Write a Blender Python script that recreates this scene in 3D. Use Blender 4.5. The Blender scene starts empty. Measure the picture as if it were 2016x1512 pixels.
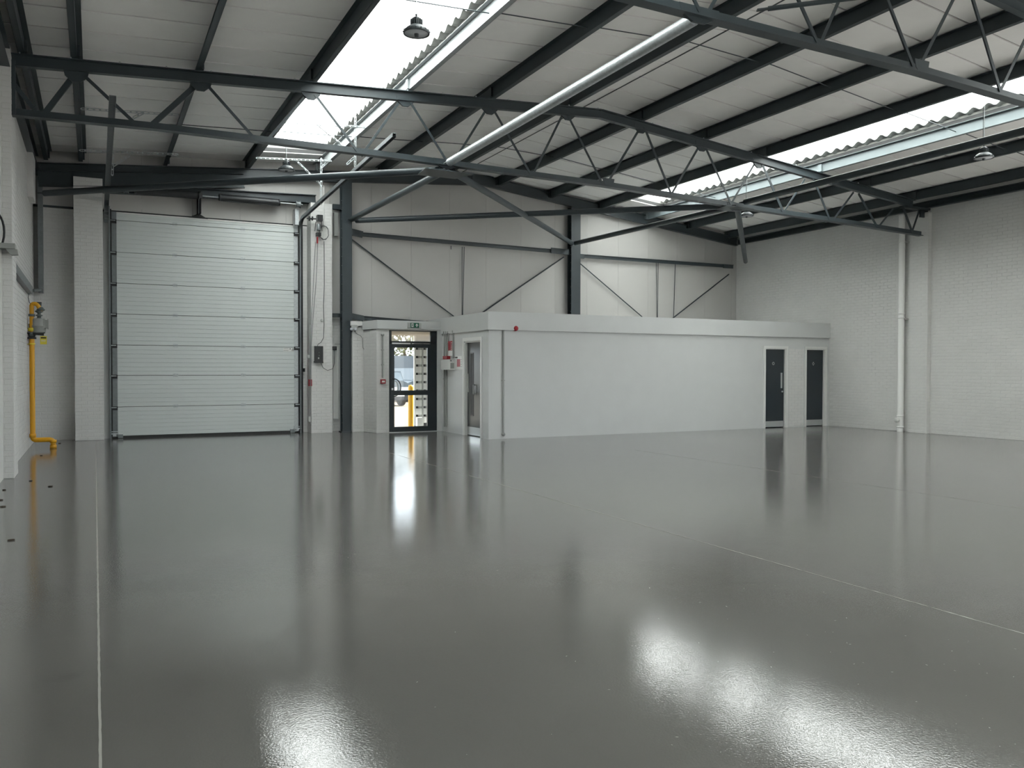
import bpy, math, random
from math import sin, cos, pi, radians, sqrt
from mathutils import Vector, Matrix
random.seed(7)
S = bpy.context.scene
C = S.collection
PI = pi

# ------------------------------------------------------------------ camera, sky, exposure
YAW, PITCH, ROLL, FPX, EYE = 0.46197, 0.01752, -0.00138, 1650.0, 1.5
def cam_rows():
    cy, sy, cp, sp = cos(YAW), sin(YAW), cos(PITCH), sin(PITCH)
    f = Vector((sy*cp, cy*cp, -sp)); r = Vector((cy, -sy, 0)); d = f.cross(r)
    cr, sr = cos(ROLL), sin(ROLL)
    return cr*r+sr*d, -sr*r+cr*d, f
RR, DD, FF = cam_rows()
cd = bpy.data.cameras.new('camera'); cam = bpy.data.objects.new('camera', cd); C.objects.link(cam)
cd.sensor_width = 36; cd.sensor_fit = 'HORIZONTAL'; cd.lens = FPX/2016*36; cd.clip_end = 400; cd.clip_start = 0.05
up = -DD; back = -FF
cam.matrix_world = Matrix(((RR.x, up.x, back.x, 0), (RR.y, up.y, back.y, 0), (RR.z, up.z, back.z, EYE), (0, 0, 0, 1)))
S.camera = cam
w = bpy.data.worlds.new('sky'); S.world = w; w.use_nodes = True
bg = w.node_tree.nodes['Background']; bg.inputs[0].default_value = (0.90, 0.97, 1.06, 1); bg.inputs[1].default_value = 3.0
sd = bpy.data.lights.new('sun', 'SUN'); sd.energy = 20; sd.color = (1.0, 0.975, 0.945); sd.angle = 0.01
sun = bpy.data.objects.new('sun', sd); C.objects.link(sun)
_sv = Vector((cos(radians(48))*cos(radians(15)), cos(radians(48))*sin(radians(15)), sin(radians(48))))
sun.rotation_euler = _sv.to_track_quat('Z', 'Y').to_euler(); sun.location = _sv*40
S.view_settings.view_transform = 'Standard'; S.view_settings.look = 'None'
S.view_settings.gamma = 1; S.view_settings.use_curve_mapping = False
S.view_settings.exposure = 0.62
S.cycles.use_denoising = True
S.cycles.max_bounces = 10; S.cycles.diffuse_bounces = 6; S.cycles.glossy_bounces = 4; S.cycles.transparent_max_bounces = 12
S.cycles.caustics_reflective = False; S.cycles.caustics_refractive = False
S.cycles.sample_clamp_indirect = 8

# ------------------------------------------------------------------ helpers: sight lines of the survey
def ray(u, v): return RR*((u-1008)/FPX) + DD*((v-756)/FPX) + FF
def FL(u, v, z=0.0): d = ray(u, v); return Vector((0, 0, EYE)) + d*((z-EYE)/d.z)
def PY(u, v, y): d = ray(u, v); return Vector((0, 0, EYE)) + d*(y/d.y)
def PX(u, v, x): d = ray(u, v); return Vector((0, 0, EYE)) + d*(x/d.x)
V = Vector

# ------------------------------------------------------------------ materials
MATS = {}
def mat(name, col, rough=0.6, metal=0.0, bump=0.0, bscale=40, var=0.0, vscale=3.0, spec=0.5, coat=0.0, bdist=0.01):
    m = bpy.data.materials.new(name); m.use_nodes = True; nt = m.node_tree; b = nt.nodes['Principled BSDF']
    b.inputs['Base Color'].default_value = (*col, 1); b.inputs['Roughness'].default_value = rough
    b.inputs['Metallic'].default_value = metal; b.inputs['Specular IOR Level'].default_value = spec
    b.inputs['Coat Weight'].default_value = coat
    tc = nt.nodes.new('ShaderNodeTexCoord')
    if var:
        n = nt.nodes.new('ShaderNodeTexNoise'); n.inputs['Scale'].default_value = vscale; n.inputs['Detail'].default_value = 5
        nt.links.new(tc.outputs['Object'], n.inputs['Vector'])
        r = nt.nodes.new('ShaderNodeMapRange'); r.inputs[1].default_value = 0.3; r.inputs[2].default_value = 0.7
        r.inputs[3].default_value = 1-var; r.inputs[4].default_value = 1+var
        nt.links.new(n.outputs[0], r.inputs[0])
        mx = nt.nodes.new('ShaderNodeMix'); mx.data_type = 'RGBA'; mx.blend_type = 'MULTIPLY'; mx.inputs[0].default_value = 1
        mx.inputs[6].default_value = (*col, 1); nt.links.new(r.outputs[0], mx.inputs[7]); nt.links.new(mx.outputs[2], b.inputs['Base Color'])
    if bump:
        n = nt.nodes.new('ShaderNodeTexNoise'); n.inputs['Scale'].default_value = bscale; n.inputs['Detail'].default_value = 4
        nt.links.new(tc.outputs['Object'], n.inputs['Vector'])
        bp = nt.nodes.new('ShaderNodeBump'); bp.inputs['Strength'].default_value = bump; bp.inputs['Distance'].default_value = bdist
        nt.links.new(n.outputs[0], bp.inputs['Height']); nt.links.new(bp.outputs[0], b.inputs['Normal'])
    MATS[name] = m; return m
white = mat('white_masonry_paint', (0.66, 0.655, 0.64), 0.62, bump=0.25, bscale=30, var=0.03)
mortar = mat('painted_mortar', (0.63, 0.63, 0.61), 0.7, bump=0.3, bscale=40)
plaster = mat('white_smooth_paint', (0.575, 0.585, 0.578), 0.5, bump=0.05, bscale=6, var=0.015)
clad = mat('white_cladding', (0.49, 0.48, 0.46), 0.5, var=0.02, vscale=1)
ceilm = mat('white_roof_liner', (0.90, 0.89, 0.87), 0.6, var=0.02)
ceilback = mat('grey_roof_backing', (0.05, 0.05, 0.05), 0.8)
steel = mat('slate_steel_paint', (0.036, 0.048, 0.054), 0.42, bump=0.05, bscale=60, var=0.08)
gal = mat('galvanised_steel', (0.50, 0.53, 0.54), 0.42, metal=0.55, var=0.12, vscale=25)
galw = mat('weathered_galvanised_steel', (0.36, 0.385, 0.39), 0.55, metal=0.2, var=0.08, vscale=12)
galdk = mat('dull_track_steel', (0.20, 0.22, 0.225), 0.45, metal=0.4, var=0.1, vscale=15)
galblue = mat('pale_blue_grey_steel_paint', (0.19, 0.225, 0.235), 0.5, var=0.06)
sheet = mat('weathered_roof_sheet', (0.33, 0.33, 0.31), 0.8, var=0.15, vscale=8)
doorw = mat('white_door_skin', (0.60, 0.635, 0.625), 0.42, bump=0.03, bscale=90)
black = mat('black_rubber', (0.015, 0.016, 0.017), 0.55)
blackm = mat('black_metal', (0.022, 0.024, 0.026), 0.4)
anthra = mat('anthracite_powder_coat', (0.018, 0.026, 0.030), 0.35)
navy = mat('dark_door_laminate', (0.018, 0.027, 0.033), 0.32)
grain = mat('dark_grey_door_laminate', (0.035, 0.043, 0.043), 0.30)
yellow = mat('yellow_gas_pipe_paint', (0.72, 0.36, 0.012), 0.38)
yel2 = mat('yellow_bollard', (0.55, 0.30, 0.0), 0.5)
ytag = mat('yellow_tag', (0.75, 0.62, 0.05), 0.5)
meter = mat('meter_grey', (0.33, 0.34, 0.32), 0.5)
meterdk = mat('regulator_grey', (0.11, 0.13, 0.125), 0.5)
red = mat('red_plastic', (0.33, 0.012, 0.022), 0.4)
whitep = mat('white_plastic', (0.72, 0.72, 0.70), 0.4)
greyp = mat('grey_plastic_conduit', (0.34, 0.35, 0.335), 0.5)
pipew = mat('glossy_white_pipe', (0.88, 0.88, 0.86), 0.3)
greyb = mat('grey_plastic_box', (0.42, 0.43, 0.41), 0.5)
green = mat('green_sign', (0.005, 0.10, 0.055), 0.4)
satin = mat('satin_steel', (0.62, 0.64, 0.64), 0.3, metal=0.8)
cable = mat('grey_cable', (0.09, 0.10, 0.10), 0.5)
lens = mat('lamp_lens', (0.55, 0.57, 0.60), 0.25)
lampm = mat('lamp_housing', (0.06, 0.07, 0.075), 0.45)
pink = mat('faded_red_print', (0.45, 0.14, 0.16), 0.5)
dusk = mat('black_print', (0.02, 0.02, 0.02), 0.6)
sand = mat('sandy_yard_surface', (0.125, 0.092, 0.058), 0.9, var=0.12, vscale=1.5)
bounce_pale = mat('pale_bounce_ground', (0.55, 0.54, 0.51), 0.9, var=0.08)
vanw = mat('pale_blue_vehicle_paint', (0.095, 0.115, 0.135), 0.5)
carb = mat('silver_blue_car_paint', (0.07, 0.095, 0.115), 0.4)
cardk = mat('dark_bumper', (0.012, 0.015, 0.02), 0.5)
leafm = mat('yellow_green_leaves', (0.085, 0.095, 0.02), 0.7, var=0.4, vscale=2)
bark = mat('tree_bark', (0.08, 0.06, 0.04), 0.9)
shut = mat('white_shutter_steel', (0.86, 0.86, 0.83), 0.45)
frostd = mat('dimmer_beige', (0.25, 0.24, 0.19), 0.7)
debris = mat('brown_leaf_litter', (0.05, 0.035, 0.02), 0.9)

def glassmat(name, tint, gl=0.08, alpha=0.9):
    m = bpy.data.materials.new(name); m.use_nodes = True; nt = m.node_tree; nt.nodes.clear()
    o = nt.nodes.new('ShaderNodeOutputMaterial'); t = nt.nodes.new('ShaderNodeBsdfTransparent'); t.inputs[0].default_value = (*tint, 1)
    g = nt.nodes.new('ShaderNodeBsdfGlossy'); g.inputs['Roughness'].default_value = 0.02
    mx = nt.nodes.new('ShaderNodeMixShader'); mx.inputs[0].default_value = gl
    nt.links.new(t.outputs[0], mx.inputs[1]); nt.links.new(g.outputs[0], mx.inputs[2]); nt.links.new(mx.outputs[0], o.inputs[0]); return m
glass = glassmat('clear_glass', (0.93, 0.95, 0.94))
def grp(name, t=0.72):
    m = bpy.data.materials.new(name); m.use_nodes = True; nt = m.node_tree; nt.nodes.clear()
    o = nt.nodes.new('ShaderNodeOutputMaterial'); a = nt.nodes.new('ShaderNodeBsdfTransparent'); a.inputs[0].default_value = (0.97, 0.98, 0.97, 1)
    b = nt.nodes.new('ShaderNodeBsdfTranslucent'); b.inputs[0].default_value = (0.9, 0.92, 0.9, 1)
    mx = nt.nodes.new('ShaderNodeMixShader'); mx.inputs[0].default_value = 1-t
    nt.links.new(a.outputs[0], mx.inputs[1]); nt.links.new(b.outputs[0], mx.inputs[2]); nt.links.new(mx.outputs[0], o.inputs[0]); return m
rooflight = grp('translucent_rooflight_sheet', 0.0)
frost = grp('frosted_glass', 0.65)

def floor_mat():
    m = bpy.data.materials.new('glossy_grey_floor_paint'); m.use_nodes = True; nt = m.node_tree; b = nt.nodes['Principled BSDF']
    tc = nt.nodes.new('ShaderNodeTexCoord')
    def noise(sc, det=4, rough=0.5):
        n = nt.nodes.new('ShaderNodeTexNoise'); n.inputs['Scale'].default_value = sc; n.inputs['Detail'].default_value = det
        n.inputs['Roughness'].default_value = rough; nt.links.new(tc.outputs['Object'], n.inputs['Vector']); return n
    big = noise(0.35, 4)
    cr = nt.nodes.new('ShaderNodeValToRGB'); e = cr.color_ramp.elements
    e[0].position = 0.3; e[0].color = (0.130, 0.126, 0.117, 1); e[1].position = 0.7; e[1].color = (0.152, 0.147, 0.137, 1)
    nt.links.new(big.outputs[0], cr.inputs[0])
    # pale chips worn through the paint
    ch = noise(7, 8, 0.75); th = nt.nodes.new('ShaderNodeMapRange'); th.inputs[1].default_value = 0.79; th.inputs[2].default_value = 0.82
    nt.links.new(ch.outputs[0], th.inputs[0])
    mx = nt.nodes.new('ShaderNodeMix'); mx.data_type = 'RGBA'; nt.links.new(th.outputs[0], mx.inputs[0])
    nt.links.new(cr.outputs[0], mx.inputs[6]); mx.inputs[7].default_value = (0.45, 0.44, 0.41, 1)
    nt.links.new(mx.outputs[2], b.inputs['Base Color'])
    rn = noise(1.2, 3); rr = nt.nodes.new('ShaderNodeMapRange'); rr.inputs[1].default_value = 0.3; rr.inputs[2].default_value = 0.7
    rr.inputs[3].default_value = 0.05; rr.inputs[4].default_value = 0.08
    nt.links.new(rn.outputs[0], rr.inputs[0]); nt.links.new(rr.outputs[0], b.inputs['Roughness'])
    b.inputs['Specular IOR Level'].default_value = 0.5; b.inputs['IOR'].default_value = 1.5
    f1 = noise(88, 2, 0.5); f2 = noise(2.2, 3)
    bp2 = nt.nodes.new('ShaderNodeBump'); bp2.inputs['Strength'].default_value = 0.10; bp2.inputs['Distance'].default_value = 0.01
    nt.links.new(f2.outputs[0], bp2.inputs['Height'])
    bp = nt.nodes.new('ShaderNodeBump'); bp.inputs['Strength'].default_value = 0.5; bp.inputs['Distance'].default_value = 0.00088
    nt.links.new(f1.outputs[0], bp.inputs['Height']); nt.links.new(bp2.outputs[0], bp.inputs['Normal']); nt.links.new(bp.outputs[0], b.inputs['Normal'])
    return m
floorm = floor_mat()
jointm = mat('pale_joint_sealant', (0.34, 0.33, 0.30), 0.6)

# ------------------------------------------------------------------ mesh builder
ORIG = {}
def tag(o, label=None, cat=None, group=None, kind=None):
    if label: o['label'] = label
    if cat: o['category'] = cat
    if group: o['group'] = group
    if kind: o['kind'] = kind
    return o
def thing(name, loc, label, cat, group=None, kind=None):
    o = bpy.data.objects.new(name, None); C.objects.link(o); o.location = loc; ORIG[o.name] = V(loc)
    o.empty_display_size = 0.1
    return tag(o, label, cat, group, kind)
class MB:
    def __init__(s): s.v = []; s.f = []; s.sm = []
    def add(s, vs, fs, smooth=False):
        n = len(s.v); s.v += [V(p) for p in vs]; s.f += [tuple(i+n for i in f) for f in fs]; s.sm += [smooth]*len(fs); return s
    def box(s, a, b):
        x0, x1 = sorted((a[0], b[0])); y0, y1 = sorted((a[1], b[1])); z0, z1 = sorted((a[2], b[2]))
        vs = [(x0, y0, z0), (x1, y0, z0), (x1, y1, z0), (x0, y1, z0), (x0, y0, z1), (x1, y0, z1), (x1, y1, z1), (x0, y1, z1)]
        return s.add(vs, [(0, 3, 2, 1), (4, 5, 6, 7), (0, 1, 5, 4), (1, 2, 6, 5), (2, 3, 7, 6), (3, 0, 4, 7)])
    def hexa(s, b, t):
        return s.add(list(b)+list(t), [(0, 3, 2, 1), (4, 5, 6, 7), (0, 1, 5, 4), (1, 2, 6, 5), (2, 3, 7, 6), (3, 0, 4, 7)])
    def bar(s, p, q, w, h, up=(0, 0, 1), ou=0.0, oh=0.0):
        """box from p to q, w across, h along up; ou/oh shift it across / along up"""
        p = V(p); q = V(q); d = (q-p).normalized(); u = V(up); sd = d.cross(u)
        if sd.length < 1e-4: sd = d.cross(V((0, 1, 0)))
        sd.normalize(); u = sd.cross(d).normalized(); o = sd*ou+u*oh
        c = [sd*(-w/2)+u*(-h/2), sd*(w/2)+u*(-h/2), sd*(w/2)+u*(h/2), sd*(-w/2)+u*(h/2)]
        return s.hexa([p+o+k for k in c], [q+o+k for k in c])
    def tube(s, pts, r, n=10, cap=True):
        pts = [V(p) for p in pts]; rings = []; prev = None
        for i, p in enumerate(pts):
            d = (pts[min(i+1, len(pts)-1)]-pts[max(i-1, 0)]).normalized()
            if prev is None:
                a = d.cross(V((0, 0, 1)));  a = a if a.length > 1e-3 else d.cross(V((0, 1, 0)))
            else: a = prev-d*prev.dot(d)
            a.normalize(); prev = a; b = d.cross(a)
            rr = r[i] if isinstance(r, (list, tuple)) else r
            rings.append([p+a*(rr*cos(2*PI*k/n))+b*(rr*sin(2*PI*k/n)) for k in range(n)])
        vs = [v for rg in rings for v in rg]; fs = []
        for i in range(len(rings)-1):
            for k in range(n): fs.append((i*n+k, i*n+(k+1) % n, (i+1)*n+(k+1) % n, (i+1)*n+k))
        s.add(vs, fs, True)
        if cap: s.add(rings[0], [tuple(range(n))[::-1]]); s.add(rings[-1], [tuple(range(n))])
        return s
    def lathe(s, prof, c, n=24, axis='z', smooth=True):
        c = V(c); vs = []; fs = []
        for r, h in prof:
            for k in range(n):
                a = 2*PI*k/n; x, y = r*cos(a), r*sin(a)
                vs.append(c+(V((x, y, h)) if axis == 'z' else V((x, h, y)) if axis == 'y' else V((h, x, y))))
        for i in range(len(prof)-1):
            for k in range(n): fs.append((i*n+k, i*n+(k+1) % n, (i+1)*n+(k+1) % n, (i+1)*n+k))
        return s.add(vs, fs, smooth)
    def prism(s, poly, d):
        """polygon (3-D points) pushed along vector d"""
        n = len(poly); d = V(d); vs = [V(p) for p in poly]+[V(p)+d for p in poly]
        fs = [tuple(range(n))[::-1], tuple(range(n, 2*n))]+[(i, (i+1) % n, n+(i+1) % n, n+i) for i in range(n)]
        return s.add(vs, fs)
    def mesh(s, name, m, off):
        me = bpy.data.meshes.new(name); me.from_pydata([p-off for p in s.v], [], s.f)
        me.polygons.foreach_set('use_smooth', s.sm); me.materials.append(m); me.update()
        return me
    def build(s, name, m, parent=None, label=None, cat=None, group=None, kind=None):
        if parent is not None: off = ORIG[parent.name]
        else:
            xs = [p.x for p in s.v]; ys = [p.y for p in s.v]; zs = [p.z for p in s.v]
            off = V(((min(xs)+max(xs))/2, (min(ys)+max(ys))/2, min(zs)))
        o = bpy.data.objects.new(name, s.mesh(name, m, off)); C.objects.link(o)
        if parent is not None: o.parent = parent
        else: o.location = off
        ORIG[o.name] = off
        return tag(o, label, cat, group, kind)
def copy_tree(o, parent=None):
    c = o.copy(); C.objects.link(c); c.parent = parent
    for ch in list(o.children): copy_tree(ch, c)
    return c
def B(a, b, name, m, parent=None, **k): return MB().box(a, b).build(name, m, parent, **k)

# ------------------------------------------------------------------ dimensions
XL, XR, YB, YF = -1.12, 17.62, 20.0, -6.6
RIDGE = 8.5
def chz(x): return 5.72+(x+1)*0.0585 if x <= RIDGE else 6.276-(x-RIDGE)*0.1057   # truss top chord centre
def rz(x): return chz(x)+0.30                                                       # underside of the roof liner

# ------------------------------------------------------------------ floor
fl = MB().box((XL-0.4, YF-0.3, -0.25), (XR+0.4, 18.96, 0)).box((XL-0.4, 18.9601, -0.25), (6.2, 20.3, 0)).box((6.2001, 18.9601, -0.25), (7.5, 20.3, -0.005)).box((7.5001, 18.9601, -0.25), (XR+0.4, 20.3, 0)).build('floor', floorm, kind='structure')
def joint(x, y0, y1, w, jag):
    mb = MB(); y = y0; l = []; r = []
    while y <= y1:
        l.append(V((x-w/2+random.uniform(-jag, jag), y, 0.0012))); r.append(V((x+w/2+random.uniform(-jag, jag), y, 0.0012))); y += 0.05
    n = len(l); mb.add(l+r, [(i, n+i, n+i+1, i+1) for i in range(n-1)]); return mb.build('expansion_joint', jointm, fl)
joint(0.01, 1.0, 19.2, 0.011, 0.001)
joint(4.72, 0.5, 14.5, 0.008, 0.004)
joint(9.0, 1.0, 13.0, 0.009, 0.003)
tr = MB()                                              # trowel scrapes and chips where the paint has lifted
for i in range(150):
    u = random.uniform(1250, 2000) if i < 110 else random.uniform(520, 1250); v = random.uniform(1040, 1500)
    p = FL(u, v)
    if abs(p.x-4.75) > 2.2 and random.random() < 0.6: continue
    a = random.uniform(0, PI); s1 = random.uniform(0.003, 0.016)*(p.y/5); s2 = random.uniform(0.001, 0.003)
    d = V((cos(a), sin(a), 0))*s1; e = V((-sin(a), cos(a), 0))*s2
    c = V((p.x, p.y, 0.0014)); tr.add([c-d, c-e, c+d, c+e], [(0, 1, 2, 3)])
tr.build('paint_chips', jointm, fl, kind='stuff')

# ------------------------------------------------------------------ bricks
CO, BL, JT = 0.075, 0.225, 0.007
def brick_geo(L, H, th=0.0038):
    c = 0.004; x, z = L/2, H/2
    vs = [(-x, 0, -z), (x, 0, -z), (x, 0, z), (-x, 0, z), (-x, -th*0.5, -z), (x, -th*0.5, -z), (x, -th*0.5, z), (-x, -th*0.5, z), (-x+c, -th, -z+c), (x-c, -th, -z+c), (x-c, -th, z-c), (-x+c, -th, z-c)]
    fs = [(0, 1, 5, 4), (1, 2, 6, 5), (2, 3, 7, 6), (3, 0, 4, 7), (4, 5, 9, 8), (5, 6, 10, 9), (6, 7, 11, 10), (7, 4, 8, 11), (8, 9, 10, 11)]
    return vs, fs
BM = {}
def brick_mesh(L):
    k = round(L, 3)
    if k not in BM:
        vs, fs = brick_geo(L, CO-JT); me = bpy.data.meshes.new('brick'); me.from_pydata(vs, [], fs); me.materials.append(white); me.update(); BM[k] = me
    return BM[k]
def courses(w, z0, z1, soldier=False):
    """yield (centre along wall, centre z, length) of running-bond bricks over width w"""
    r = 0; z = z0
    while z+CO-0.02 <= z1:
        x = -BL/2 if r % 2 else 0.0
        while x < w-0.01:
            a = max(x, 0); b = min(x+BL, w)
            if b-a > 0.035: yield (a+b)/2, z+CO/2, b-a-JT
            x += BL
        z += CO; r += 1
def brick_face(parent, p0, p1, z0, z1, single=True, limit=300, skip=None):
    """facing bricks on the face from p0 to p1 (2-D), seen from the right-hand side of p0->p1"""
    p0 = V((*p0, 0)); p1 = V((*p1, 0)); d = (p1-p0); w = d.length; d.normalize(); ang = math.atan2(d.y, d.x)
    out = V((d.y, -d.x, 0)); base = ORIG[parent.name]; st = MB(); n = 0
    for s, z, L in courses(w, z0, z1):
        if skip and skip(s, z): continue
        pos = p0+d*s+out*random.uniform(-0.0015, 0.0015); pos.z = z+random.uniform(-0.001, 0.001)
        if single and n < limit:
            o = bpy.data.objects.new('brick', brick_mesh(L)); C.objects.link(o); o.parent = parent; o.location = pos-base; o.rotation_euler = (0, 0, ang); n += 1
        else:
            vs, fs = brick_geo(L, CO-JT); R_ = Matrix.Rotation(ang, 3, 'Z'); st.add([R_ @ V(q)+pos for q in vs], fs)
    if st.f: st.build('bricks', white, parent, kind='stuff')

# ------------------------------------------------------------------ walls
B((XL-0.3, YF, 0), (XL, YB+0.3, 6.0), 'wall_left', mortar, kind='structure')
wl = bpy.data.objects['wall_left']
brick_face(wl, (XL, 13.9), (XL, YB), 0, 5.45, single=False)
wr = MB().box((XR, 7.0, 0), (XR+0.3, YB+0.3, 5.61)).box((XR, -6.0, 4.2), (XR+0.3, 7.0, 5.61)).box((XR, YF, 0), (XR+0.3, -6.0, 5.61)).build('wall_right', mortar, kind='structure')   # unseen wide opening added beside the camera to let in more daylight
brick_face(wr, (XR, YB), (XR, 9.0), 0, 5.3, single=False, skip=lambda s, z: 16.2 < YB-s < YB and z < 2.6)
wf = MB()
for xa, xb, za in ((XL-0.3, 0.6, 0), (0.6, 5.2, 0), (5.2, 12.0, 0), (12.0, 16.5, 0), (16.5, XR+0.3, 0)):
    wf.hexa([V((xa, YF-0.3, za)), V((xb, YF-0.3, za)), V((xb, YF, za)), V((xa, YF, za))], [V((xa, YF-0.3, rz(max(xa, XL)))), V((xb, YF-0.3, rz(xb))), V((xb, YF, rz(xb))), V((xa, YF, rz(max(xa, XL))))])
wf.prism([V((5.2, YF, rz(5.2)-0.01)), V((10.4, YF, rz(10.4)-0.01)), V((RIDGE, YF, rz(RIDGE)))], (0, -0.3, 0))
wf.build('wall_front', plaster, kind='structure')
# back wall: brick to lintel height, white cladding panels above
wb = MB()
wb.box((XL, YB, 0), (0.36, YB+0.25, 4.88)).box((4.36, YB, 0), (5.9, YB+0.25, 4.88))
wb.box((5.9, YB, 0), (6.05, YB+0.25, 4.9)).box((6.05, YB, 2.75), (8.6, YB+0.25, 4.9)).box((8.6, YB, 0), (XR, YB+0.25, 4.9)).box((0.36, YB, 4.95), (4.36, YB+0.25, 5.2))
wb = wb.build('wall_back', mortar, kind='structure')
brick_face(wb, (XL, YB), (-0.36, YB), 0, 4.86, single=False)
brick_face(wb, (4.40, YB), (4.56, YB), 0, 4.86, single=False)
brick_face(wb, (5.05, YB), (5.32, YB), 0, 2.75, single=False)
# upper gable cladding panels
def gable_top(x): return rz(x)+0.05
x = XL
while x < XR-0.02:
    x2 = min(x+1.03, XR); z0 = 4.90 if x2 < 5.4 else 2.70
    a, b = x+0.0015, x2-0.0015
    if a < RIDGE < b:
        poly = [V((a, YB-0.03, z0)), V((b, YB-0.03, z0)), V((b, YB-0.03, gable_top(b))), V((RIDGE, YB-0.03, gable_top(RIDGE))), V((a, YB-0.03, gable_top(a)))]
    else: poly = [V((a, YB-0.03, z0)), V((b, YB-0.03, z0)), V((b, YB-0.03, gable_top(b))), V((a, YB-0.03, gable_top(a)))]
    MB().prism(poly, (0, 0.03, 0)).build('cladding_panel', clad, wb); x = x2
MB().prism([V((XL, YB+0.001, 4.9)), V((XR, YB+0.001, 4.9)), V((XR, YB+0.001, gable_top(XR))), V((RIDGE, YB+0.001, gable_top(RIDGE))), V((XL, YB+0.001, gable_top(XL)))], (0, 0.2, 0)).build('backing_sheet', ceilback, wb)
MB().box((XL, YB-0.05, 4.86), (0.2, YB, 4.90)).build('ledge_flashing', steel, wb)

# ------------------------------------------------------------------ ceiling (roof)
ce = MB()
def slab(mb, xa, xb, ya, yb, za, zb):
    mb.hexa([V((xa, ya, rz(xa)+za)), V((xb, ya, rz(xb)+za)), V((xb, yb, rz(xb)+za)), V((xa, yb, rz(xa)+za))],
            [V((xa, ya, rz(xa)+zb)), V((xb, ya, rz(xb)+zb)), V((xb, yb, rz(xb)+zb)), V((xa, yb, rz(xa)+zb))])
LITE = [(3.12, 4.76), (12.60, 14.16)]
YL0, YL1 = -5.4, 19.0
SECT = [(XL-0.3, 3.12), (4.76, RIDGE), (RIDGE, 12.60), (14.16, XR+0.3)]
for a, b in SECT: slab(ce, a, b, YF-0.3, YB+0.3, 0.022, 0.10)
for a, b in LITE:
    slab(ce, a, b, YF-0.3, YL0, 0.022, 0.10); slab(ce, a, b, YL1, YB+0.3, 0.022, 0.10)
ce = ce.build('ceiling', ceilback, kind='structure')
ys = [12.09+0.733*k for k in range(-26, 12)]; ys = [YF]+[y for y in ys if YF+0.2 < y < YB-0.1]+[YB]
for a, b in SECT:
    for y0, y1 in zip(ys[:-1], ys[1:]):
        mb = MB(); slab(mb, a, b, y0+0.016, y1-0.016, 0, 0.02); mb.build('ceiling_panel', ceilm, ce)
for a, b in LITE:
    for y0, y1 in ((YL1, YB), (YF, YL0)):
        mb = MB(); slab(mb, a, b, y0+0.011, y1-0.011, 0, 0.02); mb.build('ceiling_panel', ceilm, ce)
MB().box((RIDGE-0.012, YF, rz(RIDGE)-0.008), (RIDGE+0.012, YB-0.05, rz(RIDGE)+0.004)).build('ridge_strip', steel, ce)
# scalloped ends of the outer corrugated sheets along the rooflights
def wave_sheet(xa, xb, ya, yb, zoff, amp, pitch, th, step=0.035):
    mb = MB(); n = int((yb-ya)/step); vs = []
    for i in range(n+1):
        y = ya+(yb-ya)*i/n; dz = amp*cos(2*PI*y/pitch)
        for (x_, t) in ((xa, 0), (xb, 0), (xb, th), (xa, th)): vs.append((x_, y, rz(x_)+zoff+dz+t))
    fs = []
    for i in range(n):
        for k in range(4): fs.append((i*4+k, i*4+(k+1) % 4, (i+1)*4+(k+1) % 4, (i+1)*4+k))
    return mb.add(vs, fs, False)
for (a, b) in LITE:
    wave_sheet(b-0.10, b+0.25, YL0, YL1, 0.16, 0.035, 0.28, 0.012).build('corrugated_sheet_edge', sheet, ce)
    mb = MB(); slab(mb, b+0.02, b+0.06, YL0, YL1, 0.02, 0.15); mb.build('profile_filler', sheet, ce)
    mb = MB(); slab(mb, a-0.06, a-0.02, YL0, YL1, 0.02, 0.2); mb.build('profile_filler', sheet, ce)
for a, b in LITE:
    for y in (YL0-0.06, YL1+0.02):
        mb = MB(); slab(mb, a-0.1, b+0.1, y, y+0.04, 0.02, 0.20); mb.build('end_filler', sheet, ce)
for i, (a, b) in enumerate(LITE):
    wn = thing('window_%d' % (i+1), (a, 0, rz(a)), None, None, kind='structure')
    y = YL0
    while y < YL1-0.01:
        y2 = min(y+1.12, YL1)
        wave_sheet(a-0.30, b+0.30, y-(0.3 if y == YL0 else 0), y2+(0.3 if y2 == YL1 else 0), 0.215, 0.035, 0.28, 0.002, 0.07).build('pane', rooflight, wn); y = y2

# ------------------------------------------------------------------ purlins
PUR = [(-0.84, 'slate purlin lying along the head of the wall with the gas meter', steel), (-0.2, 'slate purlin second from the gas meter wall', steel),
       (1.45, 'slate purlin third from the gas meter wall above the big sectional door', steel), (3.12, 'slate purlin along the near edge of the wide bright rooflight', steel),
       (4.72, 'pale galvanised purlin along the scalloped edge of the wide bright rooflight', galw), (6.25, 'slate purlin next beyond the pale galvanised one of the wide rooflight', steel),
       (7.82, 'slate purlin running just above the shiny galvanised tie beam', steel), (9.42, 'slate purlin first past the ridge on the pipe wall side', steel),
       (10.98, 'slate purlin second past the ridge on the pipe wall side', steel), (12.55, 'slate purlin on the upper edge of the narrow far rooflight', steel),
       (14.12, 'pale blue-grey purlin under the scalloped edge of the narrow far rooflight', galblue), (15.6, 'slate purlin between the narrow far rooflight and the pipe wall', steel),
       (17.12, 'slate purlin nearest above the white brick wall with the pipe', steel)]
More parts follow.
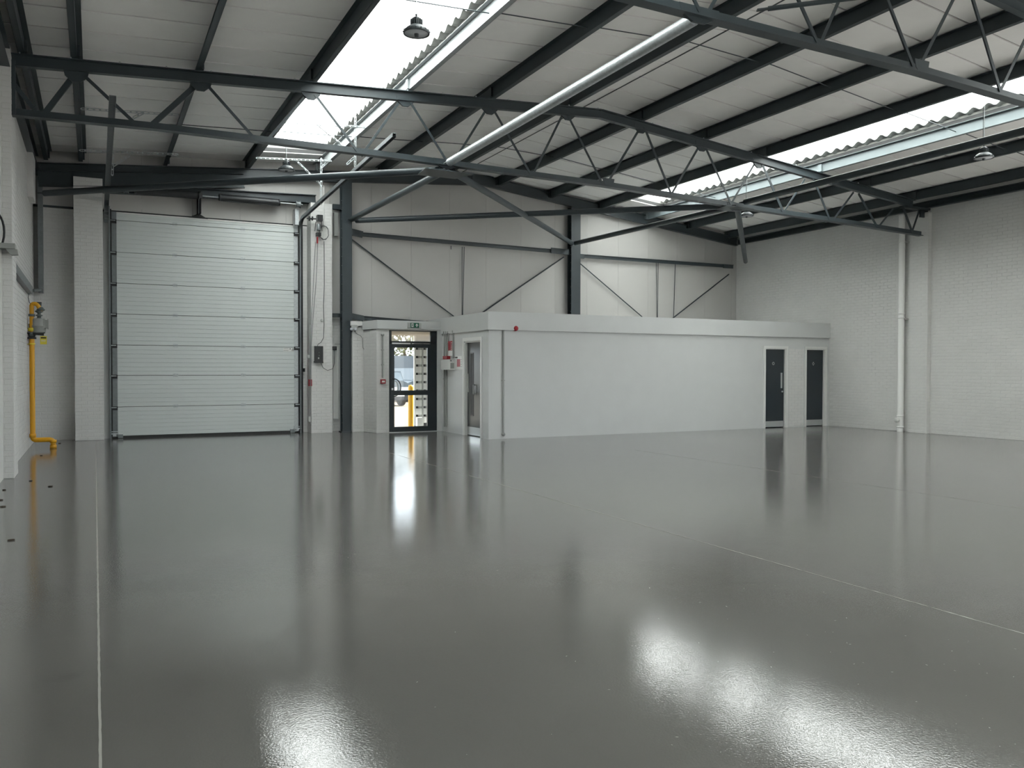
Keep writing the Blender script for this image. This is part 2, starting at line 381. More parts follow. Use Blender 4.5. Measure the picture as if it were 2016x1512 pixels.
for x, lab, m in PUR:
    z1 = rz(x)-0.002; h = 0.20; f = 0.075; t = 0.006 if x not in (-0.84,) else 0.006
    mb = MB(); sgn = 1 if x > 2 else -1
    mb.box((x-t, YF+0.05, z1-h), (x+t, YB-0.06, z1))
    mb.box((x, YF+0.05, z1-h), (x+sgn*f, YB-0.06, z1-h+0.008)).box((x, YF+0.05, z1-0.012), (x-sgn*f, YB-0.06, z1-0.006))
    mb.box((x+sgn*(f-0.006), YF+0.05, z1-h), (x+sgn*f, YB-0.06, z1-h+0.022))
    o = mb.build('purlin', m, label=lab, cat='purlin', group='purlins under the roof')
    for yy in (6.7, 13.35, 19.75):
        if z1 > 0: MB().box((x-sgn*0.012-0.03, yy-0.05, z1-h+0.01), (x-sgn*0.012+0.03, yy+0.05, z1-0.03)).build('cleat', m, o)

# sag rods between purlins
for y, lab in ((3.5, 'thin steel sag rods nearest overhead'), (10.12, 'thin steel sag rod row halfway between the two trusses'), (16.75, 'thin steel sag rod row between the far truss and the gable')):
    mb = MB()
    xs = [p[0] for p in PUR]
    for a, b in zip(xs[:-1], xs[1:]):
        mb.tube([(a, y, rz(a)-0.13), (b, y+0.05, rz(b)-0.13)], 0.008, 6)
    mb.build('sag_rod', steel, label=lab, cat='steel rod', group='sag rods between the purlins')

# ------------------------------------------------------------------ trusses
YT = 13.40
def P_(u, v): return PY(u, v, YT)
def botz(x): return 5.06 if x < 4.3 else 5.06-(x-4.3)*0.0277
def make_truss():
    t = thing('roof_truss', (XL, YT, 0), 'slate painted lattice roof truss spanning the hall in front of the big sectional door', 'roof truss', 'lattice roof trusses')
    # top chord: two angles back to back with the flange on top
    for (xa, xb) in ((-1.02, RIDGE), (RIDGE, 17.1)):
        p = V((xa, YT, chz(xa))); q = V((xb, YT, chz(xb))); mb = MB()
        mb.bar(p, q, 0.022, 0.15); mb.bar(p, q, 0.16, 0.014, oh=0.075); mb.bar(p, q, 0.10, 0.012, oh=-0.07)
        mb.build('top_chord', steel, t)
    bx = [(-1.02, 4.99+0.03), (0.8, 5.06), (4.3, 5.05), (8.6, 4.99), (11.8, 4.87), (14.5, 4.80), (17.4, 4.70)]
    mb = MB()
    for (xa, za), (xb, zb) in zip(bx[:-1], bx[1:]):
        mb.bar((xa, YT, za), (xb, YT, zb), 0.022, 0.10); mb.bar((xa, YT, za), (xb, YT, zb), 0.14, 0.012, oh=-0.05)
    mb.build('bottom_chord', steel, t)
    webs = [((22.6, 160), (66, 214), .07), ((145, 148), (88, 222), .09), ((168, 152), (262, 240), .055), ((387, 166), (298, 246), .09), ((409, 170), (496, 268), .05),
            ((606, 184), (524, 278), .05), ((619, 186), (703, 298), .045), ((791, 194), (712, 306), .05), ((806, 200), (880, 320), .045), ((960, 212), (890, 325), .045),
            ((968, 212), (1043, 342), .045), ((1110, 222), (1050, 344), .045), ((1116, 226), (1184, 360), .045), ((1262, 250), (1196, 362), .05), ((1267, 250), (1320, 382), .055),
            ((1379, 285), (1322, 384), .05), ((1386, 287), (1438, 402), .055), ((1488, 320), (1441, 400), .045), ((1498, 321), (1540, 416), .07), ((1586, 352), (1545, 416), .045),
            ((1600, 352), (1632, 432), .06), ((1682, 378), (1642, 432), .05), ((1689, 382), (1726, 448), .07), ((1760, 410), (1729, 449), .05), ((1777, 410), (1794, 456), .08), ((1812, 412), (1797, 456), .06)]
    for i, (a, b, wd) in enumerate(webs):
        p, q = P_(*a), P_(*b); mb = MB(); s_ = 0.02 if i % 2 else -0.02
        mb.bar(p, q, 0.008, wd, up=(0, 1, 0)) if False else None
        d = (q-p).normalized(); side = d.cross(V((0, 1, 0))).normalized()
        y_ = V((0, s_, 0))
        mb.bar(p+y_, q+y_, wd*0.85, 0.008, up=(0, 1, 0)); mb.bar(p+y_+side*(wd*0.38)+V((0, 0.02, 0)), q+y_+side*(wd*0.38)+V((0, 0.02, 0)), 0.007, 0.045, up=(0, 1, 0))
        mb.build('web_member', steel, t)
    def plate(c, w, h, dz=0.0, name='gusset_plate'):
        c = V(c); MB().prism([c+V((-w/2, -0.016, h/2)), c+V((-w*0.42, -0.016, -h*0.1)), c+V((-w*0.15, -0.016, -h/2)), c+V((w*0.15, -0.016, -h/2)), c+V((w*0.42, -0.016, -h*0.1)), c+V((w/2, -0.016, h/2))], (0, 0.032, 0)).build(name, steel, t)
    for x in (5.42, 11.8): plate((x, YT, botz(x)-0.02), 0.5, 0.16)
    for u, v in ((1118, 226), (1262, 252), (150, 148), (395, 166), (612, 184), (798, 198), (964, 214), (1382, 288), (1494, 322)): plate(P_(u, v)+V((0, 0, 0.0)), 0.34, 0.20)
    plate(P_(1198, 360), 0.25, 0.16)
    MB().box((16.75, YT-0.08, 5.25), (XR, YT+0.08, 5.30)).box((17.36, YT-0.02, 5.08), (XR, YT+0.02, 5.25)).build('end_bracket', steel, t)
    for x in [0.35+0.62*k for k in range(-2, 27)]:
        if x < 17: MB().tube([(x, YT-0.085, chz(x)+0.088), (x, YT-0.07, chz(x)+0.088)], 0.012, 6).build('bolt', gal, t)
    MB().box((-1.1, YT-0.08, 4.93), (-0.72, YT+0.08, 5.72)).build('end_post', steel, t) if False else MB().bar((-1.0, YT, 4.98), (-1.0, YT, 5.72), 0.11, 0.1, up=(0, 1, 0)).build('end_post', steel, t)
    return t
truss = make_truss()
near = copy_tree(truss); near['label'] = 'slate lattice roof truss closest overhead cut off by the picture top'; near.location.y = 6.72; near.location.z = 0.03
for yy in (0.05,):
    t3 = copy_tree(truss); t3['label'] = 'slate lattice roof truss right above where the picture was taken'; t3.location.y = yy

# gable rafters against the back wall
def beam_i(mb, p, q, d, bw, tf=0.014, tw=0.010):
    mb.bar(p, q, tw, d); mb.bar(p, q, bw, tf, oh=d/2-tf/2); mb.bar(p, q, bw, tf, oh=-d/2+tf/2); return mb
ra = thing('gable_rafter', (XL, 19.8, 0), 'slate I-section rafter pair following the roof along the end wall', 'steel beam')
def gz(x): return 5.50+(x+1)*0.0775 if x < 9.0 else 6.275-(x-9.0)*0.118
for a, b in ((-1.1, 9.0), (9.0, 17.48)):
    beam_i(MB(), V((a, 19.8, gz(a)+0.10)), V((b, 19.8, gz(b)+0.10)), 0.25, 0.12).build('rafter', steel, ra)
MB().prism([V((8.7, 19.76, gz(9)-0.02)), V((9.3, 19.76, gz(9)-0.04)), V((9.3, 19.76, gz(9)+0.23)), V((8.7, 19.76, gz(9)+0.23))], (0, 0.09, 0)).build('ridge_plate', steel, ra)
# eaves beams on both side walls
beam_i(MB(), V((XL+0.02, YF, 5.72)), V((XL+0.02, YB-0.3, 5.72)), 0.26, 0.2).build('eaves_beam', steel, label='slate eaves beam on top of the wall with the gas meter', cat='steel beam')
beam_i(MB(), V((XR-0.02, YF, 5.38)), V((XR-0.02, YB-0.1, 5.38)), 0.16, 0.2).build('eaves_beam', steel, label='slate eaves beam on top of the long wall with the white pipe', cat='steel beam')
# lintel beam and deep beam above the big door
p, q = PY(250, 357, 19.8), PY(621, 393, 19.8)
beam_i(MB(), V((-0.2, 19.78, 5.30)), V((q.x, 19.78, q.z)), 0.19, 0.16).build('lintel_beam', steel, label='slate lintel beam catching light above the big sectional door', cat='steel beam')
p = PY(75, 352, 19.7); q = PY(480, 357, 19.7)
mb = MB(); mb.bar((p.x, 19.7, p.z), (q.x, 19.7, q.z), 0.012, 0.32); mb.bar((p.x, 19.66, p.z), (q.x, 19.66, q.z), 0.09, 0.012, oh=-0.155); mb.bar((p.x, 19.66, p.z), (q.x, 19.66, q.z), 0.09, 0.012, oh=0.155)
mb.build('eaves_channel', steel, label='dark channel beam high across the corner above the first white pier', cat='steel beam')

# ------------------------------------------------------------------ columns
def column(x0, x1, y, ztop, lab):
    c = thing('steel_column', ((x0+x1)/2, y, 0), lab, 'steel column', 'steel columns on the end wall')
    xm = (x0+x1)/2; w = x1-x0
    MB().box((x0, y-0.10, 0), (x1, y-0.088, ztop)).box((xm-0.006, y-0.088, 0), (xm+0.006, y+0.088, ztop)).box((x0, y+0.088, 0), (x1, y+0.10, ztop)).build('post', steel, c)
    MB().box((x0-0.03, y-0.13, 0), (x1+0.03, y+0.13, 0.018)).build('base_plate', steel, c)
    mb = MB()
    for k in range(1, 26):
        z = 0.22*k
        if z < ztop-0.1: mb.tube([(x0-0.004, y-0.07, z), (x0+0.004, y-0.07, z)], 0.008, 6)
    mb.build('rivets', gal, c, kind='stuff')
    return c
p = PY(672, 800, 19.75); q = PY(691.5, 800, 19.75)
COL1 = column(p.x, q.x, 19.75, gz(5.4)-0.02, 'slate steel column standing on the floor between the white pier and the exit door')
p = PY(1121, 560, 19.8); q = PY(1139, 560, 19.8)
COL2 = column(p.x, q.x, 19.8, gz(11.9)-0.02, 'slate steel column rising behind the white office box')
# side girts
def girt(a, b, y, lab, cleat=None):
    p = PY(*a, y); q = PY(*b, y); g = thing('wall_rail', p, lab, 'steel rail')
    mb = MB(); mb.bar(p, q, 0.05, 0.085); mb.bar(p, q, 0.09, 0.010, ou=0.02, oh=0.042); mb.build('rail', steel, g)
    for (c, d, h) in cleat or []:
        c = PY(*c, y-0.06); d = PY(*d, y-0.06); MB().bar(c, d, 0.03, h).build('cleat', steel, g)
    return g
girt((690, 460), (1125, 498), 19.86, 'long slate rail across the end wall between the two columns', [((690, 456), (714, 462), 0.16), ((1085, 493), (1123, 497), 0.15)])
girt((1140, 504), (1442, 525), 19.86, 'slate rail across the end wall from the second column to the far corner', [((1140, 504), (1150, 505), 0.12), ((1424, 524), (1443, 525), 0.11)])
girt((653, 621), (672, 621), 19.8, 'short slate rail stub between white pier and first column')
girt((690, 624), (848, 637), 19.86, 'low slate rail running just above the exit door fascia', [((690, 622), (715, 627), 0.14), ((715, 627), (738, 631), 0.07)])

# bracing tubes at truss bottom level
def strut(a, b, r, m, lab, plates=True):
    t = thing('bracing_strut', a, lab, 'steel strut', 'bracing struts between truss and end wall')
    a, b = V(a), V(b); d = (b-a).normalized()
    MB().tube([a+d*0.12, b-d*0.12], r, 14).build('tube', m, t)
    for p, s in ((a, 1), (b, -1)): MB().bar(p, p+d*(s*0.28), r*1.9, 0.014).build('end_plate', steel if m is steel else gal, t)
    return t
N1 = PY(880, 334, 13.36); N2 = PY(1450, 405, 13.36)
CL = PY(78, 381, 19.2); K1 = PY(690, 433, 19.62); K2 = PY(1128, 480, 19.65); CR = PX(1468, 516, 17.35)
strut(CL, N1, 0.062, steel, 'slate tube from the corner by the gas meter up to the far truss')
strut(K1, N1, 0.062, steel, 'slate tube from the first column up to the far truss')
strut(N1+V((0.05, 0, 0)), K2, 0.062, steel, 'slate tube from the far truss down to the second column')
strut(K1+V((0.02, -0.02, -0.02)), N2, 0.062, steel, 'slate tube crossing level from the first column to the far truss')
strut(K2, N2+V((0, 0.05, 0)), 0.058, steel, 'slate tube from the second column up to the far truss')
strut(N2+V((0.02, 0, -0.03)), CR, 0.062, steel, 'slate tube from the far truss to the corner wall above the office')
N3 = PY(1400, 28, 6.72)
strut(N1+V((0, 0.0, 0.10)), V((N3.x-0.05, 6.8, N3.z+0.02)), 0.068, gal, 'shiny galvanised tie beam running between the two trusses')
nb = PZ = FL(2016, 262, 4.9); dd = (nb-N2); strut(N2+V((0.1, -0.02, 0.06)), N2+dd*1.12+V((0, 0, 0.03)), 0.06, steel, 'slate tube running overhead from the far truss past the narrow rooflight')
strut(PY(1490, 20, 6.9), PY(1760, -14, 6.2), 0.026, steel, 'short slate brace at the top of the picture beside the nearest truss')
g = MB(); g.prism([V((N1.x-0.45, N1.y-0.15, N1.z-0.06)), V((N1.x+0.45, N1.y-0.15, N1.z-0.06)), V((N1.x+0.3, N1.y+0.35, N1.z-0.06)), V((N1.x-0.4, N1.y+0.35, N1.z-0.06))], (0, 0, 0.014)).build('node_plate', steel, truss)
g = MB(); g.prism([V((N2.x-0.4, N2.y-0.15, N2.z-0.06)), V((N2.x+0.35, N2.y-0.15, N2.z-0.06)), V((N2.x+0.3, N2.y+0.3, N2.z-0.06)), V((N2.x-0.3, N2.y+0.3, N2.z-0.06))], (0, 0, 0.014)).build('node_plate', steel, truss)

# diagonal wall rods and hanging straps on the gable
def rod(a, b, r, lab, y=19.9, grp='thin rods on the end wall'):
    MB().tube([PY(*a, y), PY(*b, y)], r, 8).build('bracing_rod', steel, label=lab, cat='steel rod', group=grp)
rod((691, 470), (903, 630), 0.016, 'dark diagonal rod falling from the first column')
rod((1110, 506), (924, 633), 0.018, 'dark diagonal rod falling from the second column towards the exit sign')
rod((1140, 517), (1290, 646), 0.016, 'dark diagonal rod falling from the second column towards the toilets')
rod((1435, 540), (1320, 630), 0.018, 'dark diagonal rod rising to the far corner rail')
rod((914, 486), (911, 620), 0.010, 'upright dark strap under the middle of the long rail', 19.88)
rod((910, 486), (909.5, 620), 0.009, 'second upright strap close beside the one under the long rail', 19.9)
rod((1292, 517), (1293.5, 628), 0.008, 'left strap of the upright pair behind the office roof', 19.88)
rod((1296, 517), (1294.5, 628), 0.008, 'right strap of the upright pair behind the office roof', 19.9)
rod((1329.5, 520), (1326, 628), 0.010, 'upright strap where the far diagonal rod ends', 19.88)
rod((888, 484), (888, 491), 0.010, 'tiny strap stub under the long rail')

# ------------------------------------------------------------------ piers
def pier(name, faces, box, lab, z1, single=True):
    o = B((box[0], box[1], 0), (box[2], box[3], z1), name, mortar, label=lab, cat='brick pier', group='white painted brick piers')
    for p0, p1 in faces: brick_face(o, p0, p1, 0, z1, single)
    return o
a = PY(147.5, 800, 19.62).x; b = PY(205, 800, 19.62).x
pier('brick_pier', [((a, 19.62), (b, 19.62))], (a, 19.62, b, YB), 'white painted brick pier between the gas meter corner and the sectional door', PY(170, 349, 19.62).z)
PR0, PR1 = PY(613, 800, 19.6).x, PY(654.5, 800, 19.6).x
pr_ = pier('brick_pier', [((PR0, 19.6), (PR1, 19.6)), ((PR0, YB), (PR0, 19.6))], (PR0, 19.6, PR1, YB), 'white painted brick pier carrying the door motor and black control box', PY(630, 400, 19.6).z)
# near pier on the left wall
pier('brick_pier', [((XL-0.1, 13.28), (-0.995, 13.28)), ((-0.995, 13.28), (-0.995, 13.88))], (XL, 13.28, -0.995, 13.88), 'white brick pier cut by the picture edge carrying the end of the truss', 5.9)
XQ = XR-0.12; QA, QB = PX(1788, 750, XQ).y, PX(1824.5, 750, XQ).y
pier('brick_pier', [((XQ, QA), (XQ, QB)), ((XQ, QB), (XR, QB))], (XQ, QB, XR, QA), 'white brick pier beside the tall white pipe', 5.2, single=True)
# stub corbel high on the left wall
B((XL, 18.3, 4.75), (XL+0.10, 19.0, 5.6), 'wall_corbel', white, label='small white masonry stub high in the corner by the gas meter', cat='corbel')

# ------------------------------------------------------------------ exit lobby wall (y = 19) and office box
EX0, EX1 = PY(766, 750, 18.98).x, PY(860.4, 750, 18.98).x
YE = 18.98
LX0 = PY(741, 800, YE+0.02).x
FZ0, FZ1 = PY(741, 647, YE).z, PY(741, 630, YE).z
lob = MB().box((LX0, YE, 0), (EX0, YE+0.25, FZ0)).box((EX1, YE, 0), (7.56, YE+0.25, FZ0)).box((5.49, 19.55, 0), (5.80, 19.8, 2.42)).box((EX0, YE, 2.42), (EX1, YE+0.25, FZ0+0.02)).box((LX0, YE+0.25, FZ0), (7.6, YB, FZ1-0.02))
lob.prism([V((5.76, 19.55, 0)), V((LX0, YE, 0)), V((LX0, YE+0.25, 0)), V((5.80, 19.8, 0))], (0, 0, 2.42))
lob.box((5.95, YE+0.25, 0), (6.05, YB, FZ0)).box((8.6, YE+0.12, 0), (8.7, YB, FZ0)).box((7.56, YE, 0), (8.7, YE+0.12, FZ0)).box((5.95, YE+0.2501, FZ0-0.06), (8.7, YB+0.3, FZ0)).box((5.49, 19.6, 2.42), (LX0+0.1, YB, 2.5))
lob = lob.build('wall_lobby', mortar, kind='structure')
brick_face(lob, (5.49, 19.55), (5.76, 19.55), 0, 2.42)
brick_face(lob, (5.76, 19.55), (LX0, YE), 0, 2.42)
brick_face(lob, (LX0, YE), (EX0, YE), 0, FZ0)
B((EX1, YE-0.012, 0), (7.56, YE-0.001, FZ0), 'smooth_facing', plaster, lob)
# fascias
MB().box((LX0, YE-0.05, FZ0), (7.56, YE, FZ1)).build('trim_1', plaster, kind='structure')
MB().prism([V((5.72, 19.50, FZ0-0.01)), V((LX0, YE-0.05, FZ0)), V((LX0+0.02, YE, FZ0)), V((5.78, 19.56, FZ0-0.01))], (0, 0, FZ1-FZ0)).build('trim_2', plaster, kind='structure')

# office: front from (7.545,16.28) to (17.5,16.6)
P0, P1 = V((7.545, 16.28, 0)), V((XR, 16.34, 0)); DB = (P1-P0); WB = DB.length; DB.normalize(); NB = V((DB.y, -DB.x, 0))
OZ0, OZ1 = 2.345, 2.735
def bp(s, o, z): q = P0+DB*s+NB*o; return V((q.x, q.y, z))
def bs(u, v=750, o=0.0):   # along-front coordinate under a sight line
    d = ray(u, v); # solve (t*d).xy = P0+DB*s+NB*o
    q = P0+NB*o; det = d.x*(-DB.y)-d.y*(-DB.x); t = (q.x*(-DB.y)-q.y*(-DB.x))/det; s = (d.x*q.y-d.y*q.x)/det
    return (V((t*d.x, t*d.y, 0))-q).dot(DB), EYE+t*d.z
def bbox(mb, s0, s1, o0, o1, z0, z1):
    return mb.hexa([bp(s0, o0, z0), bp(s1, o0, z0), bp(s1, o1, z0), bp(s0, o1, z0)], [bp(s0, o0, z1), bp(s1, o0, z1), bp(s1, o1, z1), bp(s0, o1, z1)])
DA = (bs(1506.0)[0], bs(1547.5)[0]); DBb = (bs(1586.5)[0], bs(1624)[0]); DT = bs(1525, 685.5)[1]
of = MB()
for s0, s1 in ((0, DA[0]), (DA[1], DBb[0]), (DBb[1], WB)): bbox(of, s0, s1, 0, -0.12, 0, OZ0+0.3)
for s0, s1 in (DA, DBb): bbox(of, s0, s1, 0, -0.12, DT, OZ0+0.3)
of = of.build('wall_office', plaster, kind='structure')
st = MB(); R_ = Matrix.Rotation(math.atan2(DB.y, DB.x), 3, 'Z')
for s, z, L in courses(DBb[0]-DA[1]-0.16, 0.02, DT):
    vs, fs = brick_geo(L, CO-JT); pos = bp(DA[1]+0.08+s, 0.0, z); st.add([R_ @ V(q)+pos for q in vs], fs)
st.build('bricks', white, of, kind='stuff')
mb = MB(); bbox(mb, -0.04, WB, 0.055, -0.1, OZ0, OZ1); mb.build('trim_3', plaster, kind='structure')
# office roof deck
MB().prism([V((7.55, 16.4, OZ1-0.14)), V((XR, 16.7, OZ1-0.14)), V((XR, YB, OZ1-0.14)), V((7.55, YB, OZ1-0.14))], (0, 0, 0.1)).build('ceiling_office', plaster, kind='structure')
# office side wall x = 7.545, from y = 16.28 to 19
SX = 7.545
SD0 = PX(946.5, 860, SX+0.0).y; SD1 = PX(914.5, 857, SX).y; SDZ = PX(935, 671, SX).z
sw = MB().box((SX, 16.30, 0), (SX+0.12, SD0, OZ0+0.2)).box((SX, SD1, 0), (SX+0.12, YE, OZ0+0.2)).box((SX, SD0, SDZ), (SX+0.12, SD1, OZ0+0.2))
sw.build('wall_office_side', plaster, kind='structure')
MB().box((SX-0.035, 16.25, OZ0), (SX+0.1, YE+1.0, OZ1)).build('trim_4', plaster, kind='structure')

# ------------------------------------------------------------------ doors to the toilets
def toilet_door(n, d, zt, sign, plate):
    s0, s1 = d; D = thing('door_%d' % n, bp(s0, 0, 0), None, None, kind='structure')
    mb = MB(); bbox(mb, s0+0.03, s1-0.03, -0.05, -0.09, 0.01, zt-0.03); mb.build('door_leaf', navy, D)
    mb = MB(); bbox(mb, s0, s0+0.03, 0, -0.12, 0, zt); bbox(mb, s1-0.03, s1, 0, -0.12, 0, zt); bbox(mb, s0, s1, 0, -0.12, zt-0.03, zt); mb.build('door_frame', whitep, D)
    mb = MB(); bbox(mb, s0-0.055, s0+0.01, 0.02, 0, 0, zt+0.055); bbox(mb, s1-0.01, s1+0.055, 0.02, 0, 0, zt+0.055); bbox(mb, s0+0.01, s1-0.01, 0.02, 0, zt-0.01, zt+0.055); mb.build('architrave', whitep, D)
    mb = MB(); bbox(mb, s0+0.04, s1-0.04, -0.047, -0.05, 0.02, 0.17); mb.build('kick_plate', satin, D)
    # small round / diamond sign
    c = s0+(s1-s0)*0.45; z = 1.66; n_ = 20 if sign == 'ring' else 4; vs = []; r1, r2 = 0.042, 0.022
    for r in (r1, r2):
        for k in range(n_):
            a = 2*PI*k/n_+(0 if n_ == 20 else PI/2); vs.append(bp(c+r*cos(a), -0.044, z+r*sin(a)*(1 if n_ == 20 else 1.3)))
    MB().add(vs, [(k, (k+1) % n_, n_+(k+1) % n_, n_+k) for k in range(n_)]).build('toilet_sign', greyb, D)
    if plate:
        mb = MB(); bbox(mb, s1-0.14, s1-0.085, -0.045, -0.05, 1.02, 1.42); mb.build('pull_plate', satin, D)
        q = bp(s1-0.105, -0.03, 0.93); MB().lathe([(0.001, -0.018), (0.022, -0.015), (0.022, 0.0), (0.012, 0.02)], q, 12, 'y').build('thumb_turn', satin, D)
    return D
toilet_door(4, DA, DT, 'ring', True)
toilet_door(5, DBb, DT, 'diamond', False)
# side door of the office
D3 = thing('door_3', (SX, SD0, 0), None, None, kind='structure')
B((SX+0.06, SD0+0.03, 0.01), (SX+0.10, SD1-0.03, SDZ-0.03), 'door_leaf', grain, D3)
MB().box((SX, SD0, 0), (SX+0.12, SD0+0.03, SDZ)).box((SX, SD1-0.03, 0), (SX+0.12, SD1, SDZ)).box((SX, SD0, SDZ-0.03), (SX+0.12, SD1, SDZ)).build('door_frame', whitep, D3)
MB().box((SX-0.02, SD0-0.08, 0), (SX, SD0, SDZ+0.08)).box((SX-0.02, SD1, 0), (SX, SD1+0.07, SDZ+0.08)).box((SX-0.02, SD0, SDZ), (SX, SD1, SDZ+0.08)).build('architrave', whitep, D3)
B((SX+0.056, SD0+0.04, 0.02), (SX+0.06, SD1-0.04, 0.20), 'kick_plate', satin, D3)
gy = SD0+(SD1-SD0)*0.68
MB().box((SX+0.054, gy-0.09, 0.45), (SX+0.06, gy-0.07, 1.87)).box((SX+0.054, gy+0.07, 0.45), (SX+0.06, gy+0.09, 1.87)).box((SX+0.054, gy-0.09, 0.45), (SX+0.06, gy+0.09, 0.47)).box((SX+0.054, gy-0.09, 1.85), (SX+0.06, gy+0.09, 1.87)).build('vision_panel_frame', blackm, D3)
B((SX+0.056, gy-0.07, 0.47), (SX+0.059, gy+0.07, 1.85), 'pane', black, D3)
B((SX+0.045, SD1-0.11, 0.98), (SX+0.058, SD1-0.05, 1.40), 'push_plate', greyb, D3)
MB().tube([(SX+0.02, gy-0.16, 0.95), (SX+0.02, gy-0.16, 1.15)], 0.011, 8).box((SX+0.02, gy-0.17, 1.14), (SX+0.06, gy-0.15, 1.16)).box((SX+0.02, gy-0.17, 0.94), (SX+0.06, gy-0.15, 0.96)).build('door_handle', satin, D3)

# ------------------------------------------------------------------ exit door (door_2)
def ex(u, v=750, o=0.0): return PY(u, v, YE+o)
D2 = thing('door_2', (EX0, YE, 0), None, None, kind='structure')
ZT = ex(812, 650).z; Y0, Y1 = YE+0.02, YE+0.09
zt1, zt0 = ex(811, 652.5).z, ex(811, 672).z
tx0, tx1 = ex(771.6).x, ex(850).x
MB().box((EX0, Y0, 0), (ex(771.6).x, Y1, ZT)).box((ex(848).x, Y0, 0), (EX1, Y1, ZT)).box((EX0, Y0, zt1), (EX1, Y1, ZT)).box((EX0, Y0, ex(811, 676).z), (EX1, Y1, zt0)).build('door_frame', anthra, D2)
B((tx0, Y0+0.03, zt0), (tx1, Y0+0.04, zt1), 'transom_pane', frost, D2)
gx0, gx1 = ex(776.7).x, ex(842).x; lz = [ex(811, 676.5).z, ex(811, 684.5).z, ex(811, 768.5).z, ex(811, 778).z, ex(811, 839.5).z]
L0_, L1_ = ex(770.5).x, ex(849).x
leaf = MB().box((L0_, Y0-0.012, 0.008), (gx0, Y0+0.05, lz[0])).box((gx1, Y0-0.012, 0.008), (L1_, Y0+0.05, lz[0])).box((gx0, Y0-0.012, lz[1]), (gx1, Y0+0.05, lz[0])).box((gx0, Y0-0.012, lz[3]), (gx1, Y0+0.05, lz[2])).box((gx0, Y0-0.012, 0.008), (gx1, Y0+0.05, lz[4])).build('door_leaf', anthra, D2)
for k, (za, zb) in enumerate(((lz[4], lz[3]), (lz[2], lz[1]))): B((gx0, Y0+0.015, za), (gx1, Y0+0.025, zb), 'pane', glass, leaf)
for oy in (-0.07, 0.12):
    c = V((gx0-0.03, Y0+oy, (ex(775, 745).z+ex(775, 781).z)/2)); R0 = 0.205 if oy < 0 else 0.19
    pts = [c+V((R0*0.82*cos(a), 0, R0*sin(a))) for a in [(-PI/2+PI*k/14) for k in range(15)]]
    pts = [pts[0]+V((0, -oy, 0))]+pts+[pts[-1]+V((0, -oy, 0))]
    MB().tube(pts, 0.013, 8).build('pull_handle', blackm if oy < 0 else satin, leaf)
MB().box((ex(772).x, Y0-0.03, ex(772, 677.2).z), (ex(808).x, Y0-0.012, ex(772, 674.6).z)).build('closer_arm', satin, leaf)
B((ex(771).x, Y0-0.014, ex(771, 768).z), (ex(774.5).x, Y0-0.012, ex(771, 764).z), 'lock_cylinder', satin, leaf)
B((EX0, YE-0.02, 0), (EX1, YE+0.3, 0.012), 'threshold', satin, D2)
# board added outside the frosted transom to dim its daylight
B((EX0-0.1, YE+0.26, FZ0-0.1), (EX1+0.9, YE+1.2, FZ0-0.065), 'transom_dimmer', frostd, lob)

# ------------------------------------------------------------------ sectional door (door_1)
YD = 19.93
def dz(u, v): return PY(u, v, YD).z
dx0, dx1 = PY(231, 700, YD).x, PY(579, 700, YD).x
D1 = thing('door_1', (dx0, YD, 0), None, None, kind='structure')
jl = [861, 798, 738, 677.5, 616, 555, 493.6, 431, 413.5]; zs = [PY(230, v, YD).z for v in jl]
jr = [851, 798, 739, 684.6, 629, 574, 518.6, 461, 447]; zr = [PY(580, v, YD).z for v in jr]
zs = [(a+b)/2 for a, b in zip(zs, zr)]; zs[0] = 0.05
for i in range(8):
    z0, z1 = zs[i]+0.004, zs[i+1]-0.004
    n = max(1, round((z1-z0)/0.095)); P = D1
    prof = []; hh = (z1-z0)/n
    for k in range(n):
        a = z0+k*hh; b = a+hh
        prof += [(0.0, a), (0.0, b-0.010), (0.007, b-0.006), (0.007, b-0.002)]
    prof.append((0.0, z1))
    vs = []; m_ = len(prof)
    for xx in (dx0, dx1): vs += [V((xx, YD+dy, z)) for dy, z in prof]
    vs += [V((dx0, YD+0.045, z0)), V((dx0, YD+0.045, z1)), V((dx1, YD+0.045, z0)), V((dx1, YD+0.045, z1))]
    fs = [(k, m_+k, m_+k+1, k+1) for k in range(m_-1)]
    q = 2*m_; fs += [(q, q+1, q+3, q+2), tuple(range(m_))+(q+1, q), tuple(range(2*m_-1, m_-1, -1))+(q+2, q+3), (0, q, q+2, m_), (m_-1, 2*m_-1, q+3, q+1)]
    o = MB().add(vs, fs).build('door_panel', doorw, D1)
    if i:
        for hu in (345, 478.5):
            hx = PY(hu, 650, YD).x; z = zs[i]
            MB().box((hx-0.05, YD-0.006, z-0.035), (hx+0.05, YD-0.001, z+0.035)).tube([(hx-0.055, YD-0.014, z+0.004), (hx+0.055, YD-0.014, z+0.004)], 0.009, 8).box((hx-0.02, YD-0.02, z+0.01), (hx-0.005, YD-0.006, z+0.04)).build('hinge', gal, o)
B((dx0, YD-0.005, 0.0), (dx1, YD+0.04, 0.045), 'bottom_seal', black, D1)
B((0.30, YD+0.047, 0.0), (4.42, YD+0.06, 4.97), 'leak_block_sheet', black, D1)  # sheet added behind the panels to block daylight leaking through the joints
B((dx0, YD-0.012, zs[8]-0.03), (dx1, YD+0.04, zs[8]-0.004), 'top_rail', whitep, D1)
